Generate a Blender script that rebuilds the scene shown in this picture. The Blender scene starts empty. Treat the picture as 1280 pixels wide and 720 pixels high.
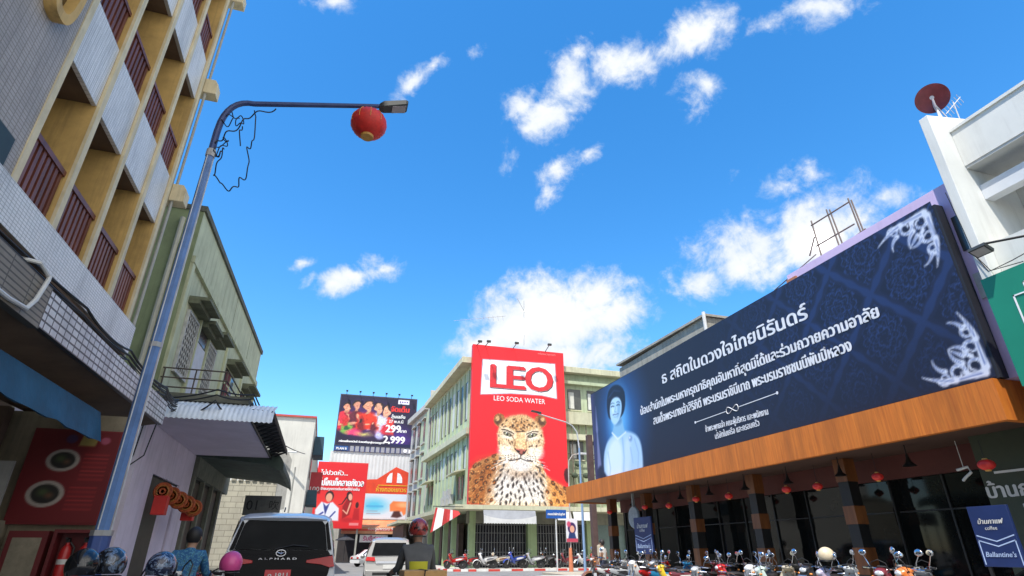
import bpy, bmesh, math, random
import numpy as np
from mathutils import Vector, Matrix
R = math.radians
rnd = random.Random(11)
SC = bpy.context.scene
COL = SC.collection

# ---------------------------------------------------------------- camera
EYE = 1.35; PITCH = R(25.2); YAW = R(17.4); FPX = 697.0
cam = bpy.data.cameras.new('camera'); cam.sensor_width = 36; cam.lens = 36*FPX/1280
cam.clip_start = .05; cam.clip_end = 3000
camo = bpy.data.objects.new('camera', cam); COL.objects.link(camo)
camo.location = (0, 0, EYE); camo.rotation_euler = (R(90)+PITCH, 0, -YAW)
SC.camera = camo

def ray(px, py):
    """direction of a photo pixel in world space (used to measure real positions on known planes)"""
    a = px-640.0; b = 360.0-py
    f = FPX*math.cos(PITCH)-b*math.sin(PITCH); u = FPX*math.sin(PITCH)+b*math.cos(PITCH)
    return Vector((a*math.cos(YAW)+f*math.sin(YAW), -a*math.sin(YAW)+f*math.cos(YAW), u))
def onx(px, py, X):
    r = ray(px, py); p = r*(X/r.x); p.z += EYE; return p
def ony(px, py, Y):
    r = ray(px, py); p = r*(Y/r.y); p.z += EYE; return p

# ---------------------------------------------------------------- light
SUN = Vector((-.34, -.40, 1.0)).normalized()
SUN_STRENGTH = 3.7; SKY_STRENGTH = .14; EXPOSURE = .86
sun = bpy.data.lights.new('sun', 'SUN'); sun.energy = SUN_STRENGTH; sun.angle = R(.5); sun.color = (1, .95, .87)
suno = bpy.data.objects.new('sun', sun); COL.objects.link(suno)
suno.rotation_euler = SUN.to_track_quat('Z', 'Y').to_euler(); suno.location = (-20, -20, 60)
SC.view_settings.view_transform = 'Standard'; SC.view_settings.look = 'None'
SC.view_settings.exposure = EXPOSURE; SC.view_settings.gamma = 1; SC.view_settings.use_curve_mapping = False

# ---------------------------------------------------------------- sky with small cumulus clouds (world space directions)
CLOUDS = [  # px, py, rx, ry, tilt, weight
 (448,350,62,26,8,1.0),(425,362,34,18,20,.9),(478,344,34,17,0,.75),(375,326,25,12,10,.72),(387,349,18,10,20,.6),
 (522,96,42,20,35,.74),(545,80,18,12,30,.6),(587,65,18,12,20,.52),(420,5,36,18,0,.6),
 (688,136,62,44,35,.95),(712,104,36,48,0,.95),(652,134,30,26,0,.8),(730,68,26,20,50,.6),(668,160,40,22,10,.75),
 (795,78,62,34,18,1.0),(868,46,54,38,12,1.0),(832,62,50,28,25,.9),(874,112,44,24,-5,.86),(862,130,22,26,60,.55),
 (700,208,50,22,38,.74),(688,232,28,18,40,.6),(738,188,28,13,35,.62),(640,190,26,26,60,.5),
 (1035,14,72,26,5,.72),(955,30,26,14,0,.5),(968,226,64,26,5,.86),(1004,214,36,18,0,.7),
 (925,318,84,60,18,1.25),(1012,282,112,58,14,1.25),(882,352,48,32,20,.85),(1098,244,56,26,8,.72),(958,268,50,24,0,.62),(1075,285,60,40,0,.7),
 (688,398,122,66,0,1.65),(640,412,72,52,0,1.5),(768,398,72,32,8,1.15),(735,366,64,38,0,1.3),(612,432,46,36,0,1.25),(700,440,130,40,0,1.2),(790,362,26,16,0,.55)]
def make_world():
    w = bpy.data.worlds.new('World'); SC.world = w; w.use_nodes = True
    nt = w.node_tree; N = nt.nodes; L = nt.links; N.clear()
    out = N.new('ShaderNodeOutputWorld'); bg = N.new('ShaderNodeBackground'); L.new(bg.outputs[0], out.inputs[0])
    bg.inputs[1].default_value = SKY_STRENGTH
    sky = N.new('ShaderNodeTexSky'); sky.sky_type = 'NISHITA'; sky.sun_disc = False
    sky.sun_elevation = math.asin(SUN.z); sky.sun_rotation = math.atan2(SUN.x, SUN.y)
    sky.air_density = 1.0; sky.dust_density = .25; sky.ozone_density = 3.0
    hs = N.new('ShaderNodeHueSaturation'); L.new(sky.outputs[0], hs.inputs['Color']); hs.inputs['Saturation'].default_value = 1.33; hs.inputs['Value'].default_value = 1.2; hs.inputs['Hue'].default_value = .498
    tc = N.new('ShaderNodeTexCoord'); D = tc.outputs['Generated']
    def math_(op, a, b=None, c=None):
        m = N.new('ShaderNodeMath'); m.operation = op
        for i, v in enumerate((a, b, c)):
            if v is None: continue
            if isinstance(v, (int, float)): m.inputs[i].default_value = v
            else: L.new(v, m.inputs[i])
        return m.outputs[0]
    def noise(scale, detail, rough, vec, dist=0):
        n = N.new('ShaderNodeTexNoise'); n.inputs['Scale'].default_value = scale; n.inputs['Detail'].default_value = detail
        n.inputs['Roughness'].default_value = rough; n.inputs['Distortion'].default_value = dist; L.new(vec, n.inputs['Vector']); return n
    # warp the direction a little so the outlines billow
    wn = noise(7, 4, .55, D)
    sub = N.new('ShaderNodeVectorMath'); sub.operation = 'SUBTRACT'; L.new(wn.outputs['Color'], sub.inputs[0]); sub.inputs[1].default_value = (.5, .5, .5)
    mad = N.new('ShaderNodeVectorMath'); mad.operation = 'MULTIPLY_ADD'; L.new(sub.outputs[0], mad.inputs[0]); mad.inputs[1].default_value = (.075, .075, .075); L.new(D, mad.inputs[2])
    WD = mad.outputs[0]
    field = None
    for (px, py, rx, ry, tilt, wt) in CLOUDS:
        d0 = ray(px, py).normalized(); c, s = math.cos(R(tilt)), math.sin(R(tilt))
        ra = ray(px+rx*c, py-rx*s).normalized()-d0; rb = ray(px-ry*s, py-ry*c).normalized()-d0
        a = ra.length; b = rb.length
        ux = d0; uy = (ra-d0*ra.dot(d0)).normalized(); uz = ux.cross(uy)
        M = Matrix((ux, uy, uz)).transposed()
        mp = N.new('ShaderNodeMapping'); mp.vector_type = 'TEXTURE'; L.new(WD, mp.inputs[0])
        mp.inputs['Rotation'].default_value = M.to_euler(); mp.inputs['Scale'].default_value = (1e4, a, b)
        ln = N.new('ShaderNodeVectorMath'); ln.operation = 'LENGTH'; L.new(mp.outputs[0], ln.inputs[0])
        f = math_('MULTIPLY_ADD', ln.outputs['Value'], -1.0*wt, wt)
        field = f if field is None else math_('SMOOTH_MAX', field, f, .12)
    # broken white cloud added behind the camera, out of view, to brighten shade
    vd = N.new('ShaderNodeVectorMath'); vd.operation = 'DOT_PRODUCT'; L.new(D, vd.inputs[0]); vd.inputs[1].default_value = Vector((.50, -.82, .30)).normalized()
    bn = noise(2.6, 3, .5, D); fill_cloud = math_('MULTIPLY_ADD', bn.outputs['Fac'], 1.3, math_('MULTIPLY_ADD', vd.outputs['Value'], 3.0, -2.0))
    fill_cloud = math_('MINIMUM', fill_cloud, 1.25)
    field = math_('MAXIMUM', field, fill_cloud)
    n1 = noise(14, 12, .64, D, .35); n2 = noise(44, 10, .66, D, .3)
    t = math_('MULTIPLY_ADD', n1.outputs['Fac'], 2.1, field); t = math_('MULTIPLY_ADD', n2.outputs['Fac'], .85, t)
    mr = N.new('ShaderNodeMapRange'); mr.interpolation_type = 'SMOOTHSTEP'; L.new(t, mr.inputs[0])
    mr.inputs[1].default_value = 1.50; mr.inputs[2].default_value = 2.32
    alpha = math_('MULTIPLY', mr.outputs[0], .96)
    # thick parts are whiter, thin wisps and undersides greyer
    mr2 = N.new('ShaderNodeMapRange'); L.new(t, mr2.inputs[0]); mr2.inputs[1].default_value = 1.75; mr2.inputs[2].default_value = 2.7
    n3 = noise(9, 5, .6, WD)
    sh = math_('MULTIPLY_ADD', n3.outputs['Fac'], .7, math_('MULTIPLY', mr2.outputs[0], .45))
    cr = N.new('ShaderNodeValToRGB'); L.new(sh, cr.inputs[0])
    cr.color_ramp.elements[0].position = .25; cr.color_ramp.elements[0].color = (2.7, 3.2, 3.9, 1)
    cr.color_ramp.elements[1].position = .75; cr.color_ramp.elements[1].color = (4.2, 4.25, 4.3, 1)
    e3 = cr.color_ramp.elements.new(1.0); e3.color = (19, 18.4, 17.2, 1)  # extra bright stop added for the unseen fill cloud
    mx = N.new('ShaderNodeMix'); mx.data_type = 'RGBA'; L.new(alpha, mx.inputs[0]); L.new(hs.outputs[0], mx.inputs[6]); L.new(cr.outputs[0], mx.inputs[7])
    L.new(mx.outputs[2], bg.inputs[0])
make_world()

# ---------------------------------------------------------------- helpers
ORG = {}
def lin(c):
    """sRGB 0..255 triple to linear"""
    return tuple(((v/255)/12.92 if v/255 <= .04045 else ((v/255+.055)/1.055)**2.4) for v in c)
MATS = {}
def mat(name, col, rough=.7, metal=0, var=.14, scale=2.5, streak=0, bump=0, coat=0, spec=.5, grime=None, bscale=40):
    """procedural surface: base colour broken up by two noises, optional rain streaks and fine bump"""
    if name in MATS: return MATS[name]
    m = bpy.data.materials.new(name); m.use_nodes = True; MATS[name] = m
    nt = m.node_tree; N = nt.nodes; L = nt.links; b = N['Principled BSDF']
    b.inputs['Roughness'].default_value = rough; b.inputs['Metallic'].default_value = metal
    b.inputs['Specular IOR Level'].default_value = spec; b.inputs['Coat Weight'].default_value = coat
    tc = N.new('ShaderNodeTexCoord'); co = tc.outputs['Object']
    n = N.new('ShaderNodeTexNoise'); n.inputs['Scale'].default_value = scale; n.inputs['Detail'].default_value = 6; n.inputs['Roughness'].default_value = .65
    L.new(co, n.inputs['Vector'])
    r = N.new('ShaderNodeValToRGB'); L.new(n.outputs['Fac'], r.inputs[0])
    r.color_ramp.elements[0].position = .3; r.color_ramp.elements[1].position = .7
    r.color_ramp.elements[0].color = (*[max(0, v*(1-var)) for v in col], 1); r.color_ramp.elements[1].color = (*[min(1, v*(1+var)) for v in col], 1)
    last = r.outputs[0]
    if streak:
        mp = N.new('ShaderNodeMapping'); mp.inputs['Scale'].default_value = (3.2, 3.2, .22); L.new(co, mp.inputs[0])
        n2 = N.new('ShaderNodeTexNoise'); n2.inputs['Scale'].default_value = 1.6; n2.inputs['Detail'].default_value = 8; n2.inputs['Roughness'].default_value = .7; L.new(mp.outputs[0], n2.inputs['Vector'])
        r2 = N.new('ShaderNodeMapRange'); L.new(n2.outputs['Fac'], r2.inputs[0]); r2.inputs[1].default_value = .5; r2.inputs[2].default_value = .78; r2.inputs[4].default_value = streak
        mx = N.new('ShaderNodeMix'); mx.data_type = 'RGBA'; L.new(r2.outputs[0], mx.inputs[0]); L.new(last, mx.inputs[6])
        mx.inputs[7].default_value = (*(grime or (.045, .043, .036)), 1); last = mx.outputs[2]
    L.new(last, b.inputs['Base Color'])
    if bump:
        n3 = N.new('ShaderNodeTexNoise'); n3.inputs['Scale'].default_value = bscale; n3.inputs['Detail'].default_value = 4; L.new(co, n3.inputs['Vector'])
        bp = N.new('ShaderNodeBump'); bp.inputs['Strength'].default_value = bump; bp.inputs['Distance'].default_value = .02; L.new(n3.outputs['Fac'], bp.inputs['Height']); L.new(bp.outputs[0], b.inputs['Normal'])
    return m
def tile(name, c1, c2, mortar, w, h, axis='x', msize=.12, rough=.45, dirt=.5, offset=0, dscale=1.2):
    """small tiles or courses; axis = the wall's normal"""
    m = bpy.data.materials.new(name); m.use_nodes = True; MATS[name] = m
    nt = m.node_tree; N = nt.nodes; L = nt.links; b = N['Principled BSDF']; b.inputs['Roughness'].default_value = rough
    tc = N.new('ShaderNodeTexCoord'); sp = N.new('ShaderNodeSeparateXYZ'); cb = N.new('ShaderNodeCombineXYZ'); L.new(tc.outputs['Object'], sp.inputs[0])
    L.new(sp.outputs[1 if axis == 'x' else 0], cb.inputs[0]); L.new(sp.outputs[2 if axis != 'z' else 1], cb.inputs[1])
    t = N.new('ShaderNodeTexBrick'); L.new(cb.outputs[0], t.inputs['Vector']); t.offset = offset
    t.inputs['Scale'].default_value = 1; t.inputs['Brick Width'].default_value = w; t.inputs['Row Height'].default_value = h
    t.inputs['Mortar Size'].default_value = msize*h; t.inputs['Mortar Smooth'].default_value = .2
    t.inputs['Color1'].default_value = (*c1, 1); t.inputs['Color2'].default_value = (*c2, 1); t.inputs['Mortar'].default_value = (*mortar, 1)
    mp = N.new('ShaderNodeMapping'); mp.inputs['Scale'].default_value = (dscale, dscale, dscale*.3); L.new(tc.outputs['Object'], mp.inputs[0])
    n = N.new('ShaderNodeTexNoise'); n.inputs['Scale'].default_value = 1.5; n.inputs['Detail'].default_value = 8; n.inputs['Roughness'].default_value = .7; L.new(mp.outputs[0], n.inputs['Vector'])
    mr = N.new('ShaderNodeMapRange'); L.new(n.outputs['Fac'], mr.inputs[0]); mr.inputs[1].default_value = .45; mr.inputs[2].default_value = .8; mr.inputs[4].default_value = dirt
    mx = N.new('ShaderNodeMix'); mx.data_type = 'RGBA'; L.new(mr.outputs[0], mx.inputs[0]); L.new(t.outputs[0], mx.inputs[6]); mx.inputs[7].default_value = (*[v*.45 for v in mortar], 1)
    L.new(mx.outputs[2], b.inputs['Base Color'])
    bp = N.new('ShaderNodeBump'); bp.inputs['Strength'].default_value = .3; bp.inputs['Distance'].default_value = .01; bp.invert = True; L.new(t.outputs['Fac'], bp.inputs['Height']); L.new(bp.outputs[0], b.inputs['Normal'])
    return m
def emit(name, col, s):
    if name in MATS: return MATS[name]
    m = bpy.data.materials.new(name); m.use_nodes = True; MATS[name] = m
    b = m.node_tree.nodes['Principled BSDF']; b.inputs['Base Color'].default_value = (*col, 1); b.inputs['Emission Color'].default_value = (*col, 1); b.inputs['Emission Strength'].default_value = s
    return m
def wood(name, ca, cb_, axis, scale=3, rough=.45):
    """planks with grain running down the board"""
    m = bpy.data.materials.new(name); m.use_nodes = True; MATS[name] = m
    nt = m.node_tree; N = nt.nodes; L = nt.links; b = N['Principled BSDF']; b.inputs['Roughness'].default_value = rough
    tc = N.new('ShaderNodeTexCoord'); mp = N.new('ShaderNodeMapping'); L.new(tc.outputs['Object'], mp.inputs[0]); mp.inputs['Scale'].default_value = axis
    n = N.new('ShaderNodeTexNoise'); n.inputs['Scale'].default_value = scale; n.inputs['Detail'].default_value = 8; n.inputs['Roughness'].default_value = .6; n.inputs['Distortion'].default_value = .6; L.new(mp.outputs[0], n.inputs['Vector'])
    r = N.new('ShaderNodeValToRGB'); L.new(n.outputs['Fac'], r.inputs[0]); r.color_ramp.elements[0].position = .3; r.color_ramp.elements[1].position = .72
    r.color_ramp.elements[0].color = (*ca, 1); r.color_ramp.elements[1].color = (*cb_, 1)
    n2 = N.new('ShaderNodeTexNoise'); n2.inputs['Scale'].default_value = 1.1; n2.inputs['Detail'].default_value = 5; n2.inputs['Roughness'].default_value = .75
    mp2 = N.new('ShaderNodeMapping'); mp2.inputs['Scale'].default_value = (1, 2.2, .25); L.new(tc.outputs['Object'], mp2.inputs[0]); L.new(mp2.outputs[0], n2.inputs['Vector'])
    mr = N.new('ShaderNodeMapRange'); L.new(n2.outputs['Fac'], mr.inputs[0]); mr.inputs[1].default_value = .3; mr.inputs[2].default_value = .7; mr.inputs[3].default_value = .66; mr.inputs[4].default_value = 1.2
    vm = N.new('ShaderNodeVectorMath'); vm.operation = 'SCALE'; L.new(r.outputs[0], vm.inputs[0]); L.new(mr.outputs[0], vm.inputs['Scale'])
    L.new(vm.outputs[0], b.inputs['Base Color']); return m
def glass(name, col=(.012, .014, .016), rough=.04, var=.4):
    return mat(name, col, rough, 0, var, 1.2, spec=.8)
PRINT = None
def print_mat(rough=.5):
    """vinyl print: colour comes from the printed picture stored on the sheet"""
    global PRINT
    if PRINT: return PRINT
    m = bpy.data.materials.new('printed_vinyl'); m.use_nodes = True
    N = m.node_tree.nodes; L = m.node_tree.links; b = N['Principled BSDF']; b.inputs['Roughness'].default_value = rough
    a = N.new('ShaderNodeAttribute'); a.attribute_name = 'Col'; L.new(a.outputs['Color'], b.inputs['Base Color']); PRINT = m
    return m

class MB:
    """collects shapes and links them as ONE mesh object"""
    def __init__(s): s.bm = bmesh.new(); s.i = 0
    def m(s, i): s.i = i; return s
    def f(s, vs):
        try: fc = s.bm.faces.new(vs); fc.material_index = s.i; return fc
        except ValueError: return None
    def poly(s, pts): return s.f([s.bm.verts.new(p) for p in pts])
    def box(s, x0, x1, y0, y1, z0, z1, mtx=None):
        P = [Vector((x, y, z)) for z in (z0, z1) for y in (y0, y1) for x in (x0, x1)]
        if mtx: P = [mtx @ p for p in P]
        v = [s.bm.verts.new(p) for p in P]
        for q in ((0, 2, 3, 1), (4, 5, 7, 6), (0, 1, 5, 4), (2, 6, 7, 3), (0, 4, 6, 2), (1, 3, 7, 5)): s.f([v[k] for k in q])
        return s
    def prism(s, pts, vec, caps=True):
        vec = Vector(vec); a = [s.bm.verts.new(p) for p in pts]; b = [s.bm.verts.new(Vector(p)+vec) for p in pts]; n = len(a)
        for k in range(n): s.f([a[k], a[(k+1) % n], b[(k+1) % n], b[k]])
        if caps: s.f(a[::-1]); s.f(b)
        return s
    def loft(s, rings, closed=True, caps=True):
        V = [[s.bm.verts.new(p) for p in r] for r in rings]; n = len(V[0])
        for a, b in zip(V, V[1:]):
            for k in range(n if closed else n-1): s.f([a[k], a[(k+1) % n], b[(k+1) % n], b[k]])
        if caps and closed: s.f(V[0][::-1]); s.f(V[-1])
        return s
    def tube(s, pts, r, n=8, r2=None, caps=True):
        pts = [Vector(p) for p in pts]; rings = []; N = len(pts); up = None
        for i, p in enumerate(pts):
            t = (pts[min(i+1, N-1)]-pts[max(i-1, 0)]).normalized()
            if up is None: up = Vector((0, 0, 1)) if abs(t.z) < .9 else Vector((1, 0, 0))
            a = t.cross(up).normalized(); b = a.cross(t).normalized(); up = b
            rr = r if r2 is None else r+(r2-r)*i/max(1, N-1)
            rings.append([p+(a*math.cos(2*math.pi*k/n)+b*math.sin(2*math.pi*k/n))*rr for k in range(n)])
        return s.loft(rings, True, caps)
    def lathe(s, prof, c=(0, 0, 0), axis='z', n=24, mtx=None):
        rings = []
        for (r, h) in prof:
            ring = []
            for k in range(n):
                a = 2*math.pi*k/n; x, y = r*math.cos(a), r*math.sin(a)
                p = Vector((x, y, h)) if axis == 'z' else (Vector((h, x, y)) if axis == 'x' else Vector((y, h, x)))
                if mtx: p = mtx @ p
                ring.append(Vector(c)+p)
            rings.append(ring)
        return s.loft(rings, True, True)
    def ball(s, c, rx, ry, rz, nu=16, nv=10, mtx=None):
        rings = []
        for j in range(nv+1):
            t = math.pi*j/nv-math.pi/2; t = max(-1.55, min(1.55, t))
            ring = []
            for k in range(nu):
                a = 2*math.pi*k/nu; p = Vector((rx*math.cos(t)*math.cos(a), ry*math.cos(t)*math.sin(a), rz*math.sin(t)))
                if mtx: p = mtx @ p
                ring.append(Vector(c)+p)
            rings.append(ring)
        return s.loft(rings)
    def build(s, name, mats, parent=None, smooth=False, bevel=0, angle=35, seg=1):
        org = Vector((0, 0, 0))
        q = parent
        while q is not None:
            if q.name in ORG: org = ORG[q.name]; break
            q = q.parent
        if org.length: bmesh.ops.translate(s.bm, verts=s.bm.verts, vec=-org)
        bmesh.ops.recalc_face_normals(s.bm, faces=s.bm.faces)
        me = bpy.data.meshes.new(name); s.bm.to_mesh(me); s.bm.free()
        for mm in (mats if isinstance(mats, (list, tuple)) else [mats]): me.materials.append(mm)
        if smooth:
            me.polygons.foreach_set('use_smooth', [True]*len(me.polygons)); me.set_sharp_from_angle(angle=R(angle))
        o = bpy.data.objects.new(name, me); COL.objects.link(o)
        if parent is not None: o.parent = parent
        if bevel:
            b = o.modifiers.new('bevel', 'BEVEL'); b.width = bevel; b.segments = seg; b.limit_method = 'ANGLE'; b.angle_limit = R(40)
        return o
def tag(o, label=None, cat=None, group=None, kind=None):
    if label: o['label'] = label
    if cat: o['category'] = cat
    if group: o['group'] = group
    if kind: o['kind'] = kind
    return o
def thing(name, label, cat, loc=(0, 0, 0), group=None):
    o = bpy.data.objects.new(name, None); o.empty_display_size = .2; COL.objects.link(o); o.location = loc
    ORG[o.name] = Vector(loc); return tag(o, label, cat, group)
def single(name, mb, mats, label, cat, group=None, loc=None, **kw):
    """a thing that is one mesh, its origin at its base"""
    if loc is None:
        vs = [v.co for v in mb.bm.verts]; loc = Vector((sum(v.x for v in vs)/len(vs), sum(v.y for v in vs)/len(vs), min(v.z for v in vs)))
    loc = Vector(loc); bmesh.ops.translate(mb.bm, verts=mb.bm.verts, vec=-loc)
    o = mb.build(name, mats, None, **kw); o.location = loc; ORG[o.name] = loc; return tag(o, label, cat, group)
def struct(name, mb, mats, **kw):
    return tag(mb.build(name, mats, None, **kw), kind='structure')
def copy_tree(o, parent=None, swap=None):
    c = o.copy(); COL.objects.link(c); c.parent = parent
    if swap and c.type == 'MESH':
        old = [s for s in c.data.materials]
        if any(x in swap for x in old if x):
            for i, s in enumerate(c.material_slots):
                if s.material in swap: new = swap[s.material]; s.link = 'OBJECT'; s.material = new
    for ch in o.children: copy_tree(ch, c, swap)
    return c
def text(body, mat_, parent, origin, right, up, width=None, height=None, name='lettering', bold=0, lift=.006, depth=0, align='L', shear=0):
    """real letters as one flat mesh; origin = left (or centre) of the baseline"""
    cu = bpy.data.curves.new('lettering', 'FONT'); cu.body = body; cu.resolution_u = 3; cu.shear = shear
    t = bpy.data.objects.new('lettering_curve', cu); COL.objects.link(t); bpy.context.view_layer.update()
    me0 = bpy.data.meshes.new_from_object(t.evaluated_get(bpy.context.evaluated_depsgraph_get()))
    bpy.data.objects.remove(t); bpy.data.curves.remove(cu)
    n = len(me0.vertices); co = np.zeros(n*3); me0.vertices.foreach_get('co', co); co = co.reshape(-1, 3)
    x0, x1 = co[:, 0].min(), co[:, 0].max(); y1 = co[:, 1].max()
    sc = width/(x1-x0) if width else height/.7
    sy = (height/.7) if (height and width) else sc
    right = Vector(right).normalized(); up = Vector(up).normalized(); nor = right.cross(up).normalized(); o0 = Vector(origin)
    off = (x0+x1)/2 if align == 'C' else x0
    faces = [list(p.vertices) for p in me0.polygons]; bpy.data.meshes.remove(me0)
    mb = MB(); copies = [0] if not bold else [0, bold, bold*.5]
    for j, dx in enumerate(copies):
        vs = [mb.bm.verts.new(o0+right*((p[0]-off)*sc+dx)+up*(p[1]*sy+(bold*.35 if j == 2 else 0))+nor*(lift+.0015*j)) for p in co]
        for fc in faces: mb.f([vs[k] for k in fc])
    ob = mb.build(name, mat_, parent)
    return ob

class Pic:
    """a printed picture painted with soft shapes on a fine sheet; x to the right, y up, in metres"""
    def __init__(s, W, H, res, col):
        s.W, s.H = W, H; s.nx, s.ny = int(W*res)+1, int(H*res)+1
        s.X, s.Y = np.meshgrid(np.linspace(0, W, s.nx), np.linspace(0, H, s.ny)); s.px = W/(s.nx-1); s.X0, s.Y0 = s.X, s.Y
        s.C = np.zeros((s.ny, s.nx, 3)); s.C[:] = np.array(col)/255.0
        s.rs = np.random.RandomState(5)
    def put(s, a, col):
        a = np.clip(a, 0, 1)[..., None]; s.C = s.C*(1-a)+(np.array(col)/255.0 if not isinstance(col, np.ndarray) else col)*a
    def ell(s, cx, cy, rx, ry, col, rot=0, soft=None, al=1):
        c, n = math.cos(R(rot)), math.sin(R(rot)); dx, dy = s.X-cx, s.Y-cy; u = (dx*c+dy*n)/rx; v = (-dx*n+dy*c)/ry
        d = np.sqrt(u*u+v*v); w = (soft or s.px)/min(rx, ry); s.put((1+w*.5-d)/w*al if al == 1 else np.clip((1+w*.5-d)/w, 0, 1)*al, col)
    def rect(s, x0, x1, y0, y1, col, al=1):
        w = s.px; a = np.minimum(np.minimum(s.X-x0, x1-s.X), np.minimum(s.Y-y0, y1-s.Y))/w+.5; s.put(np.clip(a, 0, 1)*al, col)
    def mask(s, pts):
        ins = np.zeros(s.X.shape, bool); dist = np.full(s.X.shape, 1e9); n = len(pts)
        for k in range(n):
            (ax, ay), (bx, by) = pts[k], pts[(k+1) % n]
            if ay != by:
                cond = ((ay > s.Y) != (by > s.Y)) & (s.X < (bx-ax)*(s.Y-ay)/(by-ay)+ax); ins ^= cond
            l2 = max(1e-12, (bx-ax)**2+(by-ay)**2); t = np.clip(((s.X-ax)*(bx-ax)+(s.Y-ay)*(by-ay))/l2, 0, 1)
            dist = np.minimum(dist, np.hypot(s.X-ax-t*(bx-ax), s.Y-ay-t*(by-ay)))
        return np.where(ins, dist, -dist)
    def warp(s, amp, scale, seed=1):
        r = np.random.RandomState(seed)
        for k in range(5):
            a, b, c, d = r.uniform(-1, 1, 4)*2*np.pi/scale*(1+.5*k); ph = r.uniform(0, 6.28, 2); A_ = amp/(1+.6*k)
            dx = A_*np.sin(a*s.X+b*s.Y+ph[0]); dy = A_*np.sin(c*s.X+d*s.Y+ph[1]); s.X = s.X+dx; s.Y = s.Y+dy
    def grain(s, amt, mask=None, seed=2):
        r = np.random.RandomState(seed); n = r.rand(s.ny, s.nx)
        n = (n+np.roll(n, 1, 0)+np.roll(n, 1, 1)+np.roll(n, (1, 1), (0, 1)))/2-1
        f = 1+n*amt*(1 if mask is None else mask); s.C = np.clip(s.C*f[..., None], 0, 1)
    def smooth(s, pts, it=2):
        for _ in range(it): pts = [q for k in range(len(pts)) for a, b in ((pts[k], pts[(k+1) % len(pts)]),) for q in ((a[0]*.75+b[0]*.25, a[1]*.75+b[1]*.25), (a[0]*.25+b[0]*.75, a[1]*.25+b[1]*.75))]
        return pts
    def poly(s, pts, col, soft=None, al=1): s.put(np.clip(s.mask(pts)/(soft or s.px)+.5, 0, 1)*al, col)
    def line(s, pts, w, col, w2=None, al=1, soft=None):
        best = np.full(s.X.shape, 1e9); tot = len(pts)-1
        for k in range(tot):
            (ax, ay), (bx, by) = pts[k], pts[k+1]; l2 = max(1e-12, (bx-ax)**2+(by-ay)**2)
            t = np.clip(((s.X-ax)*(bx-ax)+(s.Y-ay)*(by-ay))/l2, 0, 1)
            ww = w if w2 is None else w+(w2-w)*(k+t)/tot
            best = np.minimum(best, np.hypot(s.X-ax-t*(bx-ax), s.Y-ay-t*(by-ay))-ww*.5)
        s.put(np.clip(.5-best/(soft or s.px), 0, 1)*al, col)
    def build(s, name, parent, o, right, up, label=None):
        right = Vector(right).normalized(); up = Vector(up).normalized(); org = Vector(o)
        q = parent; base = Vector((0, 0, 0))
        while q is not None:
            if q.name in ORG: base = ORG[q.name]; break
            q = q.parent
        org = org-base
        V = np.array(org)+s.X0.reshape(-1, 1)*np.array(right)+s.Y0.reshape(-1, 1)*np.array(up)
        idx = np.arange(s.nx*s.ny).reshape(s.ny, s.nx)
        Q = np.stack([idx[:-1, :-1], idx[:-1, 1:], idx[1:, 1:], idx[1:, :-1]], -1).reshape(-1, 4)
        me = bpy.data.meshes.new(name); me.from_pydata(V.tolist(), [], Q.tolist())
        a = me.attributes.new('Col', 'FLOAT_COLOR', 'POINT'); c = np.clip(s.C.reshape(-1, 3), 0, 1)
        c = np.where(c <= .04045, c/12.92, ((c+.055)/1.055)**2.4); a.data.foreach_set('color', np.concatenate([c, np.ones((len(c), 1))], 1).ravel().astype(np.float32))
        me.materials.append(print_mat()); ob = bpy.data.objects.new(name, me); COL.objects.link(ob); ob.parent = parent
        if label: ob['label'] = label
        return ob
# ================================================================ GROUND
def asphalt():
    m = mat('asphalt', (.18, .18, .178), .85, 0, .25, .9, bump=.4, bscale=120); return m
g = MB(); g.poly([(-500, -500, -.02), (500, -500, -.02), (500, 500, -.02), (-500, 500, -.02)])
struct('ground', g, mat('dusty_concrete', (.24, .23, .21), .9, 0, .2, .3))
g = MB()
for (x0, x1, y0, y1) in ((-2, 11.2, -60, 32), (-2, 90, 32, 43), (-2, 8.6, 43, 72), (-70, 90, 72, 79)):
    g.poly([(x0, y0, 0), (x1, y0, 0), (x1, y1, 0), (x0, y1, 0)])
struct('road', g, asphalt())
pv = mat('pavement_concrete', (.44, .42, .38), .85, 0, .18, .8, bump=.2)
g = MB(); g.prism([(-14, -60, -.01), (-2.2, -60, -.01), (-2.2, 72, -.01), (-14, 72, -.01)], (0, 0, .14))
struct('pavement', g, pv)
g = MB(); g.prism([(11.4, -60, -.01), (40, -60, -.01), (40, 31.8, -.01), (11.4, 31.8, -.01)], (0, 0, .14)); struct('pavement', g, pv)
arc = [(10.8-2*math.sin(R(a)), 45.2-2*math.cos(R(a))) for a in range(0, 91, 15)]
g = MB(); g.prism([(90, 43.2, -.01)]+[(x, y, -.01) for x, y in arc][::1]+[(8.8, 72, -.01), (90, 72, -.01)], (0, 0, .14)); struct('pavement', g, pv)
kw_ = mat('kerb_white_paint', (.7, .68, .64), .7, 0, .15, 3, streak=.3); kr = mat('kerb_red_paint', (.55, .05, .035), .7, 0, .2, 3)
kc = mat('kerb_concrete', (.33, .32, .3), .85, 0, .15, 2)
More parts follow.
